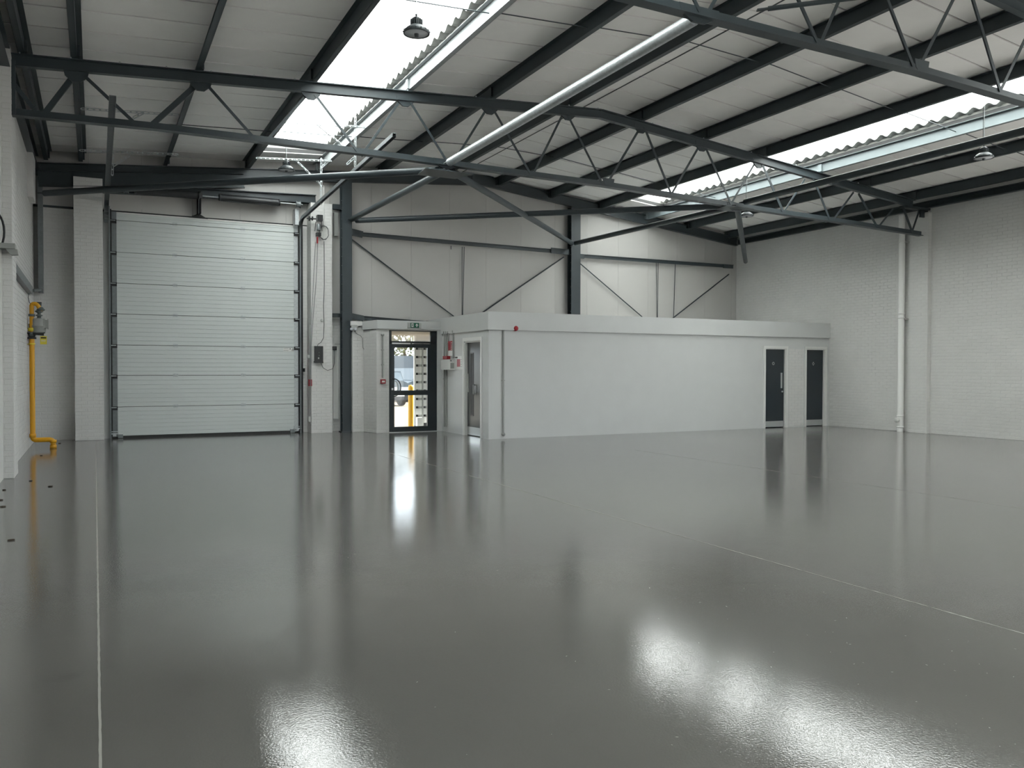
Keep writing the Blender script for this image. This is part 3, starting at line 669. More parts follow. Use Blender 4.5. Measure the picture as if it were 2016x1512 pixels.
for side in (0, 1):
    xa = dx0 if side == 0 else dx1; sg = -1 if side == 0 else 1
    es = B((xa, YD-0.004, 0.03), (xa+sg*0.095, YD+0.04, zs[8]), 'end_stile', galdk if side == 0 else gal, D1)
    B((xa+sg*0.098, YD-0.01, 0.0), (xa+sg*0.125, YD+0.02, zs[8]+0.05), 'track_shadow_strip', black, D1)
    B((xa+sg*0.125, YD-0.06, 0.0), (xa+sg*0.155, YD+0.05, zs[8]+0.1), 'vertical_track', galdk, D1)
    for i in range(0, 8):
        z = zs[i] if i else 0.12
        if i == 0: 
            MB().box((xa-sg*0.01, YD-0.05, 0.09), (xa+sg*0.16, YD-0.002, 0.115)).box((xa-sg*0.01, YD-0.05, 0.14), (xa+sg*0.16, YD-0.002, 0.155)).box((xa+sg*0.03, YD-0.06, 0.05), (xa+sg*0.10, YD-0.01, 0.11)).build('bottom_bracket', gal, D1)
            B((xa-sg*0.10, YD-0.06, 0.01), (xa, YD-0.006, 0.085), 'cable_bracket', galdk, D1)
        else:
            rb = MB().box((xa+sg*0.0, YD-0.03, z-0.07), (xa+sg*0.11, YD-0.004, z+0.012)).build('roller_bracket', black, D1)
            MB().tube([(xa+sg*0.02, YD-0.04, z-0.015), (xa+sg*0.12, YD-0.04, z-0.015)], 0.010, 8).build('roller', gal, rb)
B((XL+0.0, YB-0.001, 0), (XL+0.001, YB, 0.001), 'shim', black, wb) if False else None
# reveals beside the tracks and panel above the door
B((0.18, YB-0.02, 0), (dx0-0.16, YB, 4.88), 'door_reveal', plaster, wb)
B((dx1+0.16, YB-0.02, 0), (4.42, YB, 4.88), 'door_reveal', white, wb)
# curved and inclined tracks
def track(x, sg):
    pts = [V((x, YD-0.02, 3.6)), V((x, YD-0.02, 4.62))]
    R0 = 0.40; c = V((x, YD-0.02-R0, 4.62))
    for k in range(1, 8):
        a = (PI*0.43)*k/7; pts.append(c+V((0, R0*cos(a), R0*sin(a))))
    e = PX(688, 346, x) if sg > 0 else None
    return pts
pe = PX(690, 345, dx1+0.14); pf = PX(716, 320, dx1+0.14)
tr_ = {}
for side, x in ((0, dx0-0.19), (1, dx1+0.14)):
    pts = track(x, 1); last = pts[-1]; d = (V((x, pf.y, pf.z))-last)*1.35; pts += [last+d*k/4 for k in range(1, 5)]
    mb = MB()
    for a, b in zip(pts[1:-1], pts[2:]):
        wt = 0.085 if side == 0 else 0.06
        mb.bar(a, b, wt, 0.012, oh=0.03); mb.bar(a, b, 0.006, 0.07, ou=-wt/2); mb.bar(a, b, 0.006, 0.07, ou=wt/2)
    mb.build('curved_track', galdk, D1)
    tr_[side] = pts
# torsion spring assembly
ys_ = 19.62
q0, q1 = PY(265, 377, ys_), PY(393, 389, ys_); q2, q3 = PY(431, 388, ys_), PY(551, 404, ys_); q4 = PY(596, 409, ys_)
zc = (q1.z+q2.z+q3.z)/3
sp = MB().tube([(q0.x-0.2, ys_, zc+0.03), (q4.x, ys_, zc+0.03)], 0.014, 8).build('torsion_shaft', gal, D1)
for a, b in ((q0.x, q1.x), (q2.x, q3.x)):
    mb = MB(); n = 64; pts = []
    mb.lathe([(0.02, a), (0.075, a), (0.08, a+0.03)]+[(0.078+(0.004 if k % 2 else 0), a+0.03+(b-a-0.06)*k/60) for k in range(61)]+[(0.08, b-0.03), (0.075, b), (0.02, b)], (0, ys_, zc+0.03), 14, 'x')
    mb.build('torsion_spring', blackm, D1)
for a in (q0.x-0.16, PY(587, 405, ys_).x): MB().lathe([(0.015, -0.05), (0.085, -0.05), (0.07, -0.03), (0.07, 0.03), (0.085, 0.05), (0.015, 0.05)], (a, ys_, zc+0.03), 16, 'x').build('cable_drum', galdk, D1)
bx = PY(393, 400, 19.7).x
MB().box((bx-0.03, ys_+0.02, zs[8]+0.06), (bx-0.012, 19.96, zc+0.14)).box((bx+0.012, ys_+0.02, zs[8]+0.06), (bx+0.03, 19.96, zc+0.14)).box((bx-0.05, ys_-0.02, zc-0.02), (bx+0.05, ys_+0.06, zc+0.09)).build('centre_bracket', blackm, D1)
MB().prism([V((bx-0.2, YD-0.02, zs[8]-0.005)), V((bx+0.2, YD-0.02, zs[8]-0.012)), V((bx+0.02, YD-0.02, zs[8]+0.09)), V((bx-0.02, YD-0.02, zs[8]+0.09))], (0, 0.03, 0)).build('top_seal_tongue', black, D1)
bx2 = PY(583, 420, 19.8).x; MB().box((bx2-0.05, 19.7, zs[8]-0.02), (bx2+0.04, 19.72, zc-0.06)).box((bx2-0.05, 19.7, zs[8]-0.02), (bx2-0.045, 19.9, zc-0.06)).build('end_bracket', gal, D1)
# label on the lower right of the leaf
lb = MB().box((PY(557.5, 690, YD).x, YD-0.002, PY(570, 692, YD).z), (PY(578.5, 690, YD).x, YD-0.0005, PY(570, 684.8, YD).z)).build('maker_label', whitep, D1)
la, lb1 = PY(557.5, 690, YD).x, PY(578.5, 690, YD).x; lz0, lz1 = PY(570, 692, YD).z, PY(570, 684.8, YD).z
mb = MB().box((la+0.01, YD-0.003, lz1-0.022), (la+0.12, YD-0.002, lz1-0.017)).box((la+0.01, YD-0.003, lz0+0.02), (la+0.12, YD-0.002, lz0+0.026)).box((la+0.15, YD-0.003, lz1-0.035), (la+0.172, YD-0.002, lz1-0.015))
for k in range(3):
    xx = lb1-0.055+0.022*k; mb.prism([V((xx, YD-0.003, lz0+0.008)), V((xx+0.01, YD-0.003, lz0+0.008)), V((min(xx+0.04, lb1), YD-0.003, lz1-0.008)), V((min(xx+0.03, lb1-0.004), YD-0.003, lz1-0.008))], (0, 0.001, 0))
mb.build('label_print', dusk, lb)

# hanging frames of slotted angle for the tracks
def slotted(p, q, name, parent, up=(0, 0, 1)):
    p, q = V(p), V(q); d = q-p; n = max(2, int(d.length/0.09)); mb = MB(); dn = d.normalized(); w = 0.042
    u = V(up); sd = dn.cross(u); sd = sd.normalized() if sd.length > 1e-3 else V((1, 0, 0)); u = sd.cross(dn).normalized()
    for s in (-1, 1): mb.bar(p, q, 0.004, w*0.26, up=u, oh=s*w*0.37)
    for k in range(n+1):
        a = p+d*(k/n); mb.bar(a-dn*0.014, a+dn*0.014, 0.004, w*0.55, up=u)
    mb.bar(p, q, w*0.9, 0.004, up=u, ou=w*0.45, oh=-w*0.5)
    return mb.build(name, gal, parent)
def frame(parts, lab):
    t = thing('track_hanger', parts[0][0], lab, 'metal frame', 'slotted angle frames hanging the door tracks')
    for a, b in parts: slotted(a, b, 'slotted_angle', t)
yA = pe.y+0.35; yBf = pf.y-0.3
def Q(u, v, y): return PY(u, v, y)
yR2 = PX(632, 400, dx1+0.2).y
frame([(Q(505, 311, 17.9), Q(652, 317, 17.9)), (Q(632.5, 312, 17.9), Q(632, 402, 17.9)), (Q(580, 313, 17.9), Q(630, 362, 17.9)), (Q(650, 314, 17.9), Q(632, 330, 17.9))], 'slotted metal frame with upright ending above the motor pier')
frame([(Q(556, 240, 15.9), Q(726, 251, 15.9)), (Q(699.5, 229, 15.9), Q(699, 328, 15.9)), (Q(625, 245, 15.9), Q(686, 296, 15.9)), (Q(697, 310, 15.9), Q(683, 323, 15.9))], 'slotted metal frame hanging across the wide bright rooflight')
frame([(Q(160, 214, 15.9), Q(350, 226, 15.9)), (Q(219, 196, 15.9), Q(219, 250, 15.9)), (Q(282, 222, 15.9), Q(262, 232, 15.9))], 'slotted metal frame across the dark bay nearest the gas meter wall')
frame([(Q(157, 296, 17.9), Q(350, 304, 17.9)), (Q(222, 300, 17.9), Q(221, 345, 17.9)), (Q(255, 306, 17.9), Q(223, 326, 17.9))], 'slotted metal frame low above the first white pier')

# ------------------------------------------------------------------ hi-bay lamps
def make_lamp(p, ztop, lab):
    p = V(p); t = thing('hanging_lamp', p, lab, 'ceiling lamp', 'hanging hi-bay lamps')
    MB().lathe([(0.045, 0.10), (0.075, 0.085), (0.11, 0.06), (0.14, 0.03), (0.145, 0.0), (0.135, -0.002), (0.125, 0.01)], p, 28).build('reflector', lampm, t)
    MB().lathe([(0.001, 0.012), (0.128, 0.010), (0.128, 0.004), (0.001, 0.0)], p, 28).build('lens', lens, t)
    MB().lathe([(0.001, -0.03), (0.022, -0.03), (0.026, 0.0)], p, 12).build('sensor', lampm, t)
    hs = MB().lathe([(0.001, 0.185), (0.03, 0.18), (0.05, 0.165), (0.055, 0.10), (0.05, 0.09)], p, 16)
    for k in range(16):
        a = 2*PI*k/16; d = V((cos(a), sin(a), 0)); hs.bar(p+d*0.045+V((0, 0, 0.092)), p+d*0.045+V((0, 0, 0.155)), 0.006, 0.045, up=d, oh=0.0)
        hs.bar(p+d*0.06+V((0, 0, 0.07)), p+d*0.148+V((0, 0, 0.018)), 0.006, 0.02)
    hs.build('heat_sink', lampm, t)
    MB().tube([p+V((0, 0, 0.18)), p+V((0, 0, 0.215))], 0.01, 8).build('hook', lampm, t)
    mb = MB(); z = p.z+0.21; k = 0
    while z < ztop:
        mb.bar((p.x+(0.006 if k % 2 == 0 else 0), p.y+(0 if k % 2 == 0 else 0.006), z), (p.x+(0.006 if k % 2 == 0 else 0), p.y+(0 if k % 2 == 0 else 0.006), z+0.03), 0.004, 0.004)
        mb.bar((p.x-(0.006 if k % 2 == 0 else 0), p.y-(0 if k % 2 == 0 else 0.006), z), (p.x-(0.006 if k % 2 == 0 else 0), p.y-(0 if k % 2 == 0 else 0.006), z+0.03), 0.004, 0.004)
        z += 0.026; k += 1
    mb.build('chain', gal, t)
    MB().tube([p+V((0, 0, 0.17)), p+V((-0.03, 0, 0.25)), p+V((-0.012, 0.01, 0.3)), V((p.x-0.012, p.y+0.01, ztop))], 0.004, 6).build('power_cable', cable, t)
for (u, v, x, lab) in ((820, 67, 3.15, 'round hi-bay lamp hanging in front of the wide bright rooflight'), (564, 336, 3.15, 'dark round hi-bay lamp hanging above the sectional door'),
                       (1937, 312, 12.6, 'round hi-bay lamp on a long chain under the narrow rooflight near the brick pier'), (1470, 426, 12.6, 'small round hi-bay lamp beyond the far truss near the corner')):
    q = PX(u, v, x); make_lamp(q, rz(x)-0.19, lab)

# ------------------------------------------------------------------ gas meter and pipes
YG = 18.0
def G(u, v, y=YG): return PY(u, v, y)
gm = thing('gas_meter', G(63, 700), 'grey gas meter with yellow pipework rising from the floor in the corner', 'gas meter')
def bend(pts, r=0.12, n=6):
    out = [V(pts[0])]
    for a, b, c in zip(pts[:-2], pts[1:-1], pts[2:]):
        a, b, c = V(a), V(b), V(c); d1 = (a-b).normalized(); d2 = (c-b).normalized(); rr = min(r, (a-b).length*0.5, (c-b).length*0.5)
        for k in range(n+1):
            t = k/n; out.append(b+d1*(rr*(1-t)**2)+d2*(rr*t*t))
    out.append(V(pts[-1])); return out
xr = G(63.5, 750).x
f0 = G(105, 880); zb = G(80, 866).z
MB().tube(bend([V((f0.x, YG, 0)), V((f0.x, YG, zb)), V((xr, YG, zb)), V((xr, YG, G(63, 665).z))], 0.07), 0.045, 14).build('pipe', yellow, gm)
for q, ax in ((V((f0.x, YG, 0.0)), 'z'), (V((f0.x, YG, 0.10)), 'z')): MB().lathe([(0.045, 0), (0.058, 0.0), (0.058, 0.06), (0.045, 0.06)], q, 14).build('pipe_socket', yellow, gm)
MB().lathe([(0.045, 0), (0.056, 0.0), (0.056, 0.07), (0.045, 0.07)], (xr, YG, zb+0.05), 14).build('pipe_socket', yellow, gm)
zt = G(63, 598).z
mb = MB().tube(bend([V((xr, YG, G(63, 655).z)), V((xr, YG, zt)), V((G(74, 598).x, YG-0.02, zt)), V((G(80, 612).x, YG-0.02, G(80, 614).z))], 0.12), 0.038, 14).build('swan_neck', yellow, gm)
MB().lathe([(0.04, 0), (0.055, 0.0), (0.055, 0.045), (0.04, 0.045)], (xr, YG, G(63, 623).z), 14).build('union', meterdk, gm)
MB().lathe([(0.045, 0), (0.062, 0.0), (0.062, 0.06), (0.045, 0.06)], (xr, YG, G(63, 652).z), 14).build('pipe_socket', ytag, gm)
MB().lathe([(0.04, -0.06), (0.075, -0.06), (0.075, -0.03), (0.055, -0.02), (0.065, 0.03), (0.08, 0.04), (0.08, 0.06), (0.04, 0.06)], (xr, YG, G(63, 661).z), 16).build('isolation_valve', black, gm)
MB().lathe([(0.001, -0.08), (0.035, -0.08), (0.03, 0.0)], (xr, YG, G(63, 659).z), 12, 'y').build('valve_stem', meterdk, gm)
zh = G(75, 658).z; MB().hexa([V((xr+0.02, YG-0.09, zh-0.015)), V((G(87, 658).x, YG-0.09, zh-0.03)), V((G(87, 658).x, YG-0.075, zh-0.03)), V((xr+0.02, YG-0.075, zh-0.015))],
    [V((xr+0.02, YG-0.09, zh+0.02)), V((G(87, 658).x, YG-0.09, zh+0.02)), V((G(87, 658).x, YG-0.075, zh+0.02)), V((xr+0.02, YG-0.075, zh+0.02))]).build('valve_handle', black, gm)
mx = G(76.5, 640); mz0, mz1 = G(76, 655).z, G(76, 627).z
MB().lathe([(0.001, 0), (0.10, 0.0), (0.112, 0.015), (0.115, 0.11), (0.125, 0.115), (0.125, 0.13), (0.115, 0.135), (0.115, mz1-mz0-0.03), (0.10, mz1-mz0), (0.001, mz1-mz0)], (mx.x, YG+0.02, mz0), 24).build('meter_body', meter, gm)
ix0, ix1 = G(87, 640).x, G(94.5, 640).x
MB().box((ix0-0.02, YG-0.07, G(90, 648).z), (ix0+0.01, YG+0.1, G(90, 628).z)).box((ix0, YG-0.055, G(90, 646).z), (ix1, YG+0.08, G(90, 630).z)).box((ix1-0.006, YG-0.065, G(90, 648).z), (ix1+0.006, YG+0.09, G(90, 628).z)).build('index_box', meter, gm)
rx = G(77, 615).x
MB().lathe([(0.035, 0), (0.05, 0.01), (0.035, 0.03), (0.035, 0.05), (0.06, 0.06), (0.06, 0.075), (0.03, 0.085), (0.03, 0.11), (0.055, 0.125), (0.075, 0.14), (0.055, 0.16), (0.035, 0.17), (0.035, 0.25), (0.042, 0.255), (0.042, 0.29), (0.001, 0.295)], (rx, YG, mz1-0.01), 16).build('regulator', meterdk, gm)
MB().lathe([(0.001, -0.02), (0.055, -0.02), (0.075, 0.0), (0.055, 0.02), (0.03, 0.05), (0.001, 0.05)], (G(84, 609).x-0.03, YG-0.02, G(84, 610).z), 16, 'z').build('diaphragm', meterdk, gm)
MB().lathe([(0.044, 0), (0.044, 0.02), (0.001, 0.02)], (rx, YG, mz1+0.285), 16).build('cap', black, gm)
MB().box((XL+0.02, YG+0.05, mz0-0.25), (XL+0.06, YG+0.12, mz1-0.1)).box((XL+0.02, YG-0.05, mz0+0.01), (mx.x+0.1, YG+0.1, mz0-0.01)).build('wall_bracket', meterdk, gm)
MB().box((XL, YG-0.02, G(60, 678.5).z), (xr+0.05, YG+0.02, G(60, 677).z)).lathe([(0.045, 0), (0.055, 0), (0.055, 0.025), (0.045, 0.025)], (xr, YG, G(63, 678.5).z), 14).build('pipe_clip', ytag, gm)
tg = B((G(79.5, 665).x, YG-0.075, G(85, 678).z), (G(92.5, 665).x, YG-0.073, G(85, 662).z), 'warning_tag', ytag, label='small yellow warning tag hanging from the gas valve handle', cat='tag')
ta, tb, tz0, tz1 = G(79.5, 665).x, G(92.5, 665).x, G(85, 678).z, G(85, 662).z
MB().box((ta+0.01, YG-0.0765, tz1-0.045), (tb-0.01, YG-0.0752, tz1-0.02)).build('print', dusk, tg)
MB().box((ta+0.015, YG-0.0765, tz1-0.085), (tb-0.015, YG-0.0752, tz1-0.075)).box((ta+0.015, YG-0.0765, tz1-0.105), (tb-0.02, YG-0.0752, tz1-0.098)).build('print', whitep, tg)
MB().tube([G(84, 658), G(85, 662)], 0.004, 6).build('tie', ytag, tg)
MB().tube([G(57, 578), G(55.5, 586, 18.2), G(58, 596, 18.1), G(65, 601)], 0.006, 8).build('earth_wire', cable, label='thin grey earth wire curling above the gas meter', cat='cable')
# trunking: sloping run along the left wall and the vertical drop in the corner
def boxrun(name, p, q, w, h, m, lab, up=(1, 0, 0), parts=None):
    t = thing(name, p, lab, 'trunking'); MB().bar(p, q, h, w, up=up).build('run', m, t); return t
p, q = PX(27.5, 528, XL+0.05), PX(60, 572, XL+0.05)
t = boxrun('cable_trunking', V((XL+0.045, 13.95, p.z)), V((XL+0.045, q.y, q.z)), 0.085, 0.14, galdk, 'grey metal trunking sloping along the wall behind the near pier')
MB().tube([V((XL+0.09, q.y, q.z)), V((G(79, 571, 19.75).x, 19.75, G(79, 571, 19.75).z))], 0.03, 10).build('pipe_coupling', galdk, t)
p, q = G(78.5, 350, 19.8), G(78.5, 574, 19.8)
MB().box((p.x-0.045, 19.78, q.z-0.02), (p.x+0.045, 20.0, p.z)).build('vertical_duct', galdk, label='grey square duct dropping down the corner behind the gas meter', cat='duct')
# bracket on the near pier
t = thing('wall_bracket', PX(20, 490, -0.99), 'grey metal bracket box on the near white pier', 'bracket')
c = PY(16, 488, 13.25); e = PY(32, 490, 13.25)
MB().box((c.x-0.08, 13.05, c.z-0.03), (e.x, 13.27, c.z+0.04)).build('box', meter, t)
MB().prism([V((c.x-0.02, 13.10, c.z-0.03)), V((e.x+0.02, 13.10, c.z-0.03)), V((e.x+0.03, 13.10, c.z-0.10)), V((e.x-0.05, 13.10, c.z-0.11))], (0, 0.12, 0)).build('flap', meter, t)
c = PY(-14, 455, 13.1); MB().tube([c+V((0.13*cos(a), 0, 0.27*sin(a))) for a in [2*PI*k/24 for k in range(25)]], 0.014, 8).build('cable_coil', black, label='black hose coil just cut by the picture edge', cat='cable')
# ------------------------------------------------------------------ door motor and its cables on the pier
YP = 19.58
def Mq(u, v, y=YP): return PY(u, v, y)
mo = thing('door_motor', Mq(627, 440), 'black door motor bolted high on the white pier', 'motor')
c = Mq(627.5, 431); MB().box((c.x-0.06, 19.42, c.z-0.06), (c.x+0.06, 19.585, c.z+0.07)).box((c.x-0.045, 19.40, c.z-0.075), (c.x+0.05, 19.5, c.z-0.05)).build('gearbox', blackm, mo)
MB().tube([Mq(604, 430, 19.45), Mq(622, 431, 19.45)], 0.016, 10).build('drive_shaft', blackm, mo)
for u in (609, 615): MB().lathe([(0.016, -0.012), (0.06 if u == 609 else 0.05, -0.012), (0.06 if u == 609 else 0.05, 0.012), (0.016, 0.012)], Mq(u, 430, 19.45), 16, 'x').build('sprocket', blackm, mo)
c2 = Mq(627.5, 449, 19.5); MB().lathe([(0.001, -0.06), (0.045, -0.06), (0.05, -0.04), (0.05, 0.07), (0.03, 0.10)], c2, 16).build('motor_barrel', galdk, mo)
c3 = Mq(627, 461, 19.5); MB().box((c3.x-0.055, c3.y-0.05, c3.z-0.05), (c3.x+0.05, c3.y+0.05, c3.z+0.03)).build('terminal_box', blackm, mo)
for u in (622, 633): MB().tube([Mq(u, 437, 19.48), Mq(u-2 if u < 627 else u+1, 455, 19.46)], 0.008, 6).build('bracket_arm', blackm, mo)
MB().box((Mq(621.5, 470).x, 19.46, Mq(621, 480).z), (Mq(624, 470).x, 19.5, Mq(621, 468).z)).build('red_release', red, mo)
c4 = Mq(638, 458, 19.53); MB().tube([c4+V(((0.10+0.008*(k % 3))*cos(2*PI*k/18), 0.01*(k/36), (0.15+0.008*(k % 4))*sin(2*PI*k/18))) for k in range(46)], 0.007, 8).build('cable_coil', cable, label='grey cable coiled beside the door motor', cat='cable')
MB().tube([Mq(638, 475), Mq(638.5, 560), Mq(637, 600), Mq(638, 640), Mq(637, 665), Mq(632, 674), Mq(626, 678), Mq(625, 682)], 0.007, 8).build('motor_cable', cable, label='grey cable running down the white pier to the black control box', cat='cable')
for i, (u0, u1, u2) in enumerate(((621, 617, 611.5), (626, 622, 613))):
    MB().tube([Mq(u0, 476, 19.5), Mq(u1, 560, 19.5), Mq((u1+u2)/2-1, 625, 19.5), Mq(u2, 680, 19.5), Mq(u2-1, 760, 19.5)], 0.006, 8).build('haul_chain', galdk, label=('outer' if i == 0 else 'inner')+' thin hand chain hanging from the door motor', cat='chain', group='hand chains of the door motor')
p, q = Mq(609.5, 640, 19.62), Mq(610, 835, 19.62)
t = thing('conduit_pipe', q, 'thin grey conduit low on the reveal beside the motor pier', 'conduit'); MB().tube([p, q], 0.010, 8).build('tube', greyp, t)
MB().box((q.x-0.04, q.y-0.05, Mq(608, 830, 19.62).z), (q.x+0.01, q.y, Mq(608, 820, 19.62).z)).build('junction_box', greyb, t)
MB().box((Mq(606, 703, 19.62).x-0.02, 19.57, Mq(606, 705, 19.62).z), (Mq(609, 703, 19.62).x, 19.62, Mq(606, 699, 19.62).z)).build('junction_box', greyb, t)
B((Mq(596.5, 725, 19.9).x, 19.86, Mq(596, 732, 19.9).z), (Mq(600, 725, 19.9).x, 19.97, Mq(596, 725, 19.9).z), 'photo_cell', black, label='tiny black photocell between the door track and the pier', cat='sensor')
B((Mq(607, 750, 19.6).x, 19.52, Mq(607, 760, 19.6).z), (PR0, 19.62, Mq(607, 747, 19.6).z), 'chain_lock', red, label='small red chain keeper low beside the motor pier', cat='handle')
# control box
cb = thing('control_box', Mq(627, 713), 'black door control box on the white pier', 'control box')
x0, x1 = Mq(618.5, 700).x, Mq(634.5, 700).x; z0, z1 = Mq(627, 714.5).z, Mq(627, 681.5).z
MB().box((x0, YP-0.08, z0), (x1, YP, z1)).box((x0-0.012, YP-0.05, z0+0.01), (x0, YP, z0+0.04)).box((x1, YP-0.05, z0-0.004), (x1+0.012, YP, z0+0.03)).build('housing', blackm, cb)
MB().box((x0+0.07, YP-0.083, z0+0.09), (x0+0.10, YP-0.08, z0+0.13)).build('display', greyb, cb)
for dzz in (0.17, 0.24): MB().lathe([(0.001, -0.006), (0.014, -0.006), (0.016, 0)], (x0+0.095, YP-0.08, z0+dzz), 12, 'y').build('button', meterdk, cb)
MB().lathe([(0.001, -0.008), (0.035, -0.008), (0.038, 0)], Mq(634, 631), 16, 'y').build('bell_push', greyb, label='small round grey cover on the white pier', cat='cover plate')
pl = thing('wall_socket', Mq(660, 690, 19.9), 'black plug in a socket behind the motor pier', 'socket')
c = Mq(659, 686, 19.9); MB().box((c.x-0.045, 19.88, c.z-0.04), (c.x+0.045, 19.97, c.z+0.05)).build('plug', blackm, pl)
MB().tube([Mq(659, 677.5, 19.93), Mq(672, 677.5, 19.93)], 0.010, 8).build('conduit', greyp, pl)
MB().tube([Mq(659, 690, 19.85), Mq(658.5, 715, 19.7), Mq(655, 726, 19.6), Mq(645, 729.5, 19.52), Mq(636, 724, 19.5), Mq(632, 714, 19.52)], 0.007, 8).build('flex_cable', cable, label='black flex looping from the wall socket to the control box', cat='cable')
# white trunking frame next to pier
x0, x1 = Mq(656, 760, 19.96).x, Mq(667, 760, 19.96).x; z0, z1 = Mq(660, 826, 19.96).z, Mq(660, 683, 19.96).z
MB().box((x0, 19.955, z0), (x0+0.02, 20, z1)).box((x1-0.02, 19.955, z0), (x1, 20, z1)).box((x0, 19.955, z0), (x1, 20, z0+0.02)).box((x0, 19.955, z1-0.02), (x1, 20, z1)).box((x0+0.02, 19.98, z0+0.02), (x1-0.02, 20, z1-0.02)).build('access_panel', whitep, label='tall white access panel in the gap between pier and column', cat='panel')
# galvanised conduit on the pier top
MB().tube(bend([Mq(634, 366, 19.75), Mq(637.5, 366, 19.65), Mq(637.5, 405), Mq(638, 470)], 0.03), 0.010, 8).build('conduit_pipe', whitep, label='thin pale conduit rising above the motor pier', cat='conduit')
# small box and duct between pier and column (high)
p = Mq(661, 440, 19.9); MB().box((p.x-0.05, 19.85, p.z-0.30), (p.x+0.04, 19.97, p.z+0.25)).build('vertical_duct', greyb, label='short grey duct high between the motor pier and the column', cat='duct')
MB().box((Mq(655, 405, 19.85).x, 19.8, Mq(655, 412, 19.85).z), (Mq(672, 405, 19.85).x, 19.88, Mq(655, 402, 19.85).z)).build('wall_rail', steel, label='short slate rail high between the motor pier and the column', cat='steel rail')
# ------------------------------------------------------------------ emergency twin spot beside the column
YS = 19.52
tw = thing('emergency_light', PY(699, 650, YS), 'grey twin spot emergency light beside the first column', 'emergency light')
p = PY(696, 643, YS); MB().box((p.x-0.06, YS-0.03, p.z-0.03), (p.x+0.08, YS+0.03, p.z+0.04)).build('housing', greyb, tw)
for u in (692, 699.5):
    c = PY(u, 648, YS-0.05); MB().lathe([(0.001, -0.02), (0.034, -0.025), (0.04, -0.01), (0.03, 0.03), (0.001, 0.04)], c, 16, 'y').build('spot_lamp', lens, tw)
    MB().box((c.x-0.012, YS-0.05, c.z-0.055), (c.x+0.012, YS-0.02, c.z-0.035)).build('swivel', black, tw)
B((PY(690, 636, YS).x, YS-0.02, PY(690, 641, YS).z), (PY(715, 636, YS).x, YS+0.03, PY(690, 632, YS).z), 'trim_5', whitep, kind='structure')
MB().tube([PY(698, 653, YS-0.02), PY(704, 658, YS), PY(710, 661, YS), PY(713.5, 666, YS), PY(714.2, 684, YS), PY(718, 690, YS)], 0.005, 6).build('flex_cable', cable, label='thin black cable drooping from the twin spot light', cat='cable')
MB().tube([PY(691.5, 652, YS-0.03), PY(691.5, 664, YS-0.02), PY(690, 672, YS)], 0.005, 6).build('flex_cable', cable, label='short black cable hanging close to the first column', cat='cable')
# ------------------------------------------------------------------ call point + conduit
def conduit(pts, r, name, lab, ends=(), clips=(), m=greyp, axis='y'):
    t = thing(name, pts[-1], lab, 'conduit'); MB().tube(pts, r, 10).build('tube', m, t)
    for e, er in ends: MB().lathe([(0.001, -0.025), (er, -0.022), (er, 0.012)], e, 18, axis).build('junction_box', m, t)
    for e in clips: MB().box(e-V((r*1.7, 0.012, 0.008)), e+V((r*1.7, 0.02, 0.008))).build('clip', m, t)
    return t
yc = YE-0.025
a, b = PY(753.3, 662, yc), PY(753.3, 744, yc)
conduit([V((b.x, yc, a.z)), V((b.x, yc, b.z))], 0.020, 'conduit_pipe', 'grey conduit down to the red call point beside the exit door', [(V((b.x, yc, PY(753, 659, yc).z)), 0.036)], [PY(753.3, 689, yc), PY(753.3, 718, yc)])
cp = thing('call_point', PY(754, 750, yc), 'red fire alarm call point left of the exit door', 'call point')
x0, x1, z0, z1 = PY(749, 750, yc).x, PY(758.5, 750, yc).x, PY(754, 755.3, yc).z, PY(754, 746.8, yc).z
B((x0, yc-0.035, z0), (x1, yc+0.018, z1), 'housing', red, cp)
B((x0+0.025, yc-0.038, z0+0.03), (x1-0.022, yc-0.035, z1-0.03), 'glass_pane', whitep, cp)
# exit sign on fascia
ysn = YE-0.055
es = thing('exit_sign', PY(816, 640, ysn), 'green emergency exit sign with running figure on the fascia above the exit door', 'exit sign')
x0, x1, z0, z1 = PY(802, 640, ysn).x, PY(829, 640, ysn).x, PY(816, 645.8, ysn).z, PY(816, 635.5, ysn).z
B((x0, ysn-0.02, z0), (x1, ysn+0.004, z1), 'housing', greyb, es)
g0, g1 = PY(807.5, 640, ysn).x, PY(824.3, 640, ysn).x; gz0, gz1 = z0+0.006, z1-0.003
gp = B((g0, ysn-0.024, gz0), (g1, ysn-0.02, gz1), 'sign_face', green, es)
gc = (gz0+gz1)/2; gw = g1-g0; gh = gz1-gz0; yy = ysn-0.025
def quad(mb, pts): mb.add([V((g0+gw*a, yy, gz0+gh*b)) for a, b in pts], [tuple(range(len(pts)))])
mb = MB()
quad(mb, [(0.10, 0.12), (0.36, 0.12), (0.36, 0.88), (0.10, 0.88)])
mb.build('door_symbol', whitep, gp)
yy = ysn-0.026; mb = MB()
quad(mb, [(0.20, 0.70), (0.26, 0.70), (0.26, 0.82), (0.20, 0.82)]); quad(mb, [(0.17, 0.42), (0.26, 0.42), (0.28, 0.68), (0.20, 0.68)]); quad(mb, [(0.25, 0.60), (0.33, 0.50), (0.34, 0.56), (0.27, 0.68)])
quad(mb, [(0.12, 0.56), (0.20, 0.60), (0.20, 0.67), (0.11, 0.62)]); quad(mb, [(0.22, 0.42), (0.30, 0.40), (0.31, 0.18), (0.27, 0.18), (0.26, 0.34), (0.22, 0.34)]); quad(mb, [(0.17, 0.44), (0.22, 0.42), (0.19, 0.30), (0.11, 0.24), (0.11, 0.30), (0.16, 0.34)])
mb.build('running_figure', green, gp)
yy = ysn-0.025; mb = MB()
quad(mb, [(0.69, 0.15), (0.79, 0.15), (0.79, 0.55), (0.69, 0.55)]); quad(mb, [(0.56, 0.45), (0.74, 0.88), (0.92, 0.45), (0.84, 0.45), (0.74, 0.62), (0.64, 0.45)])
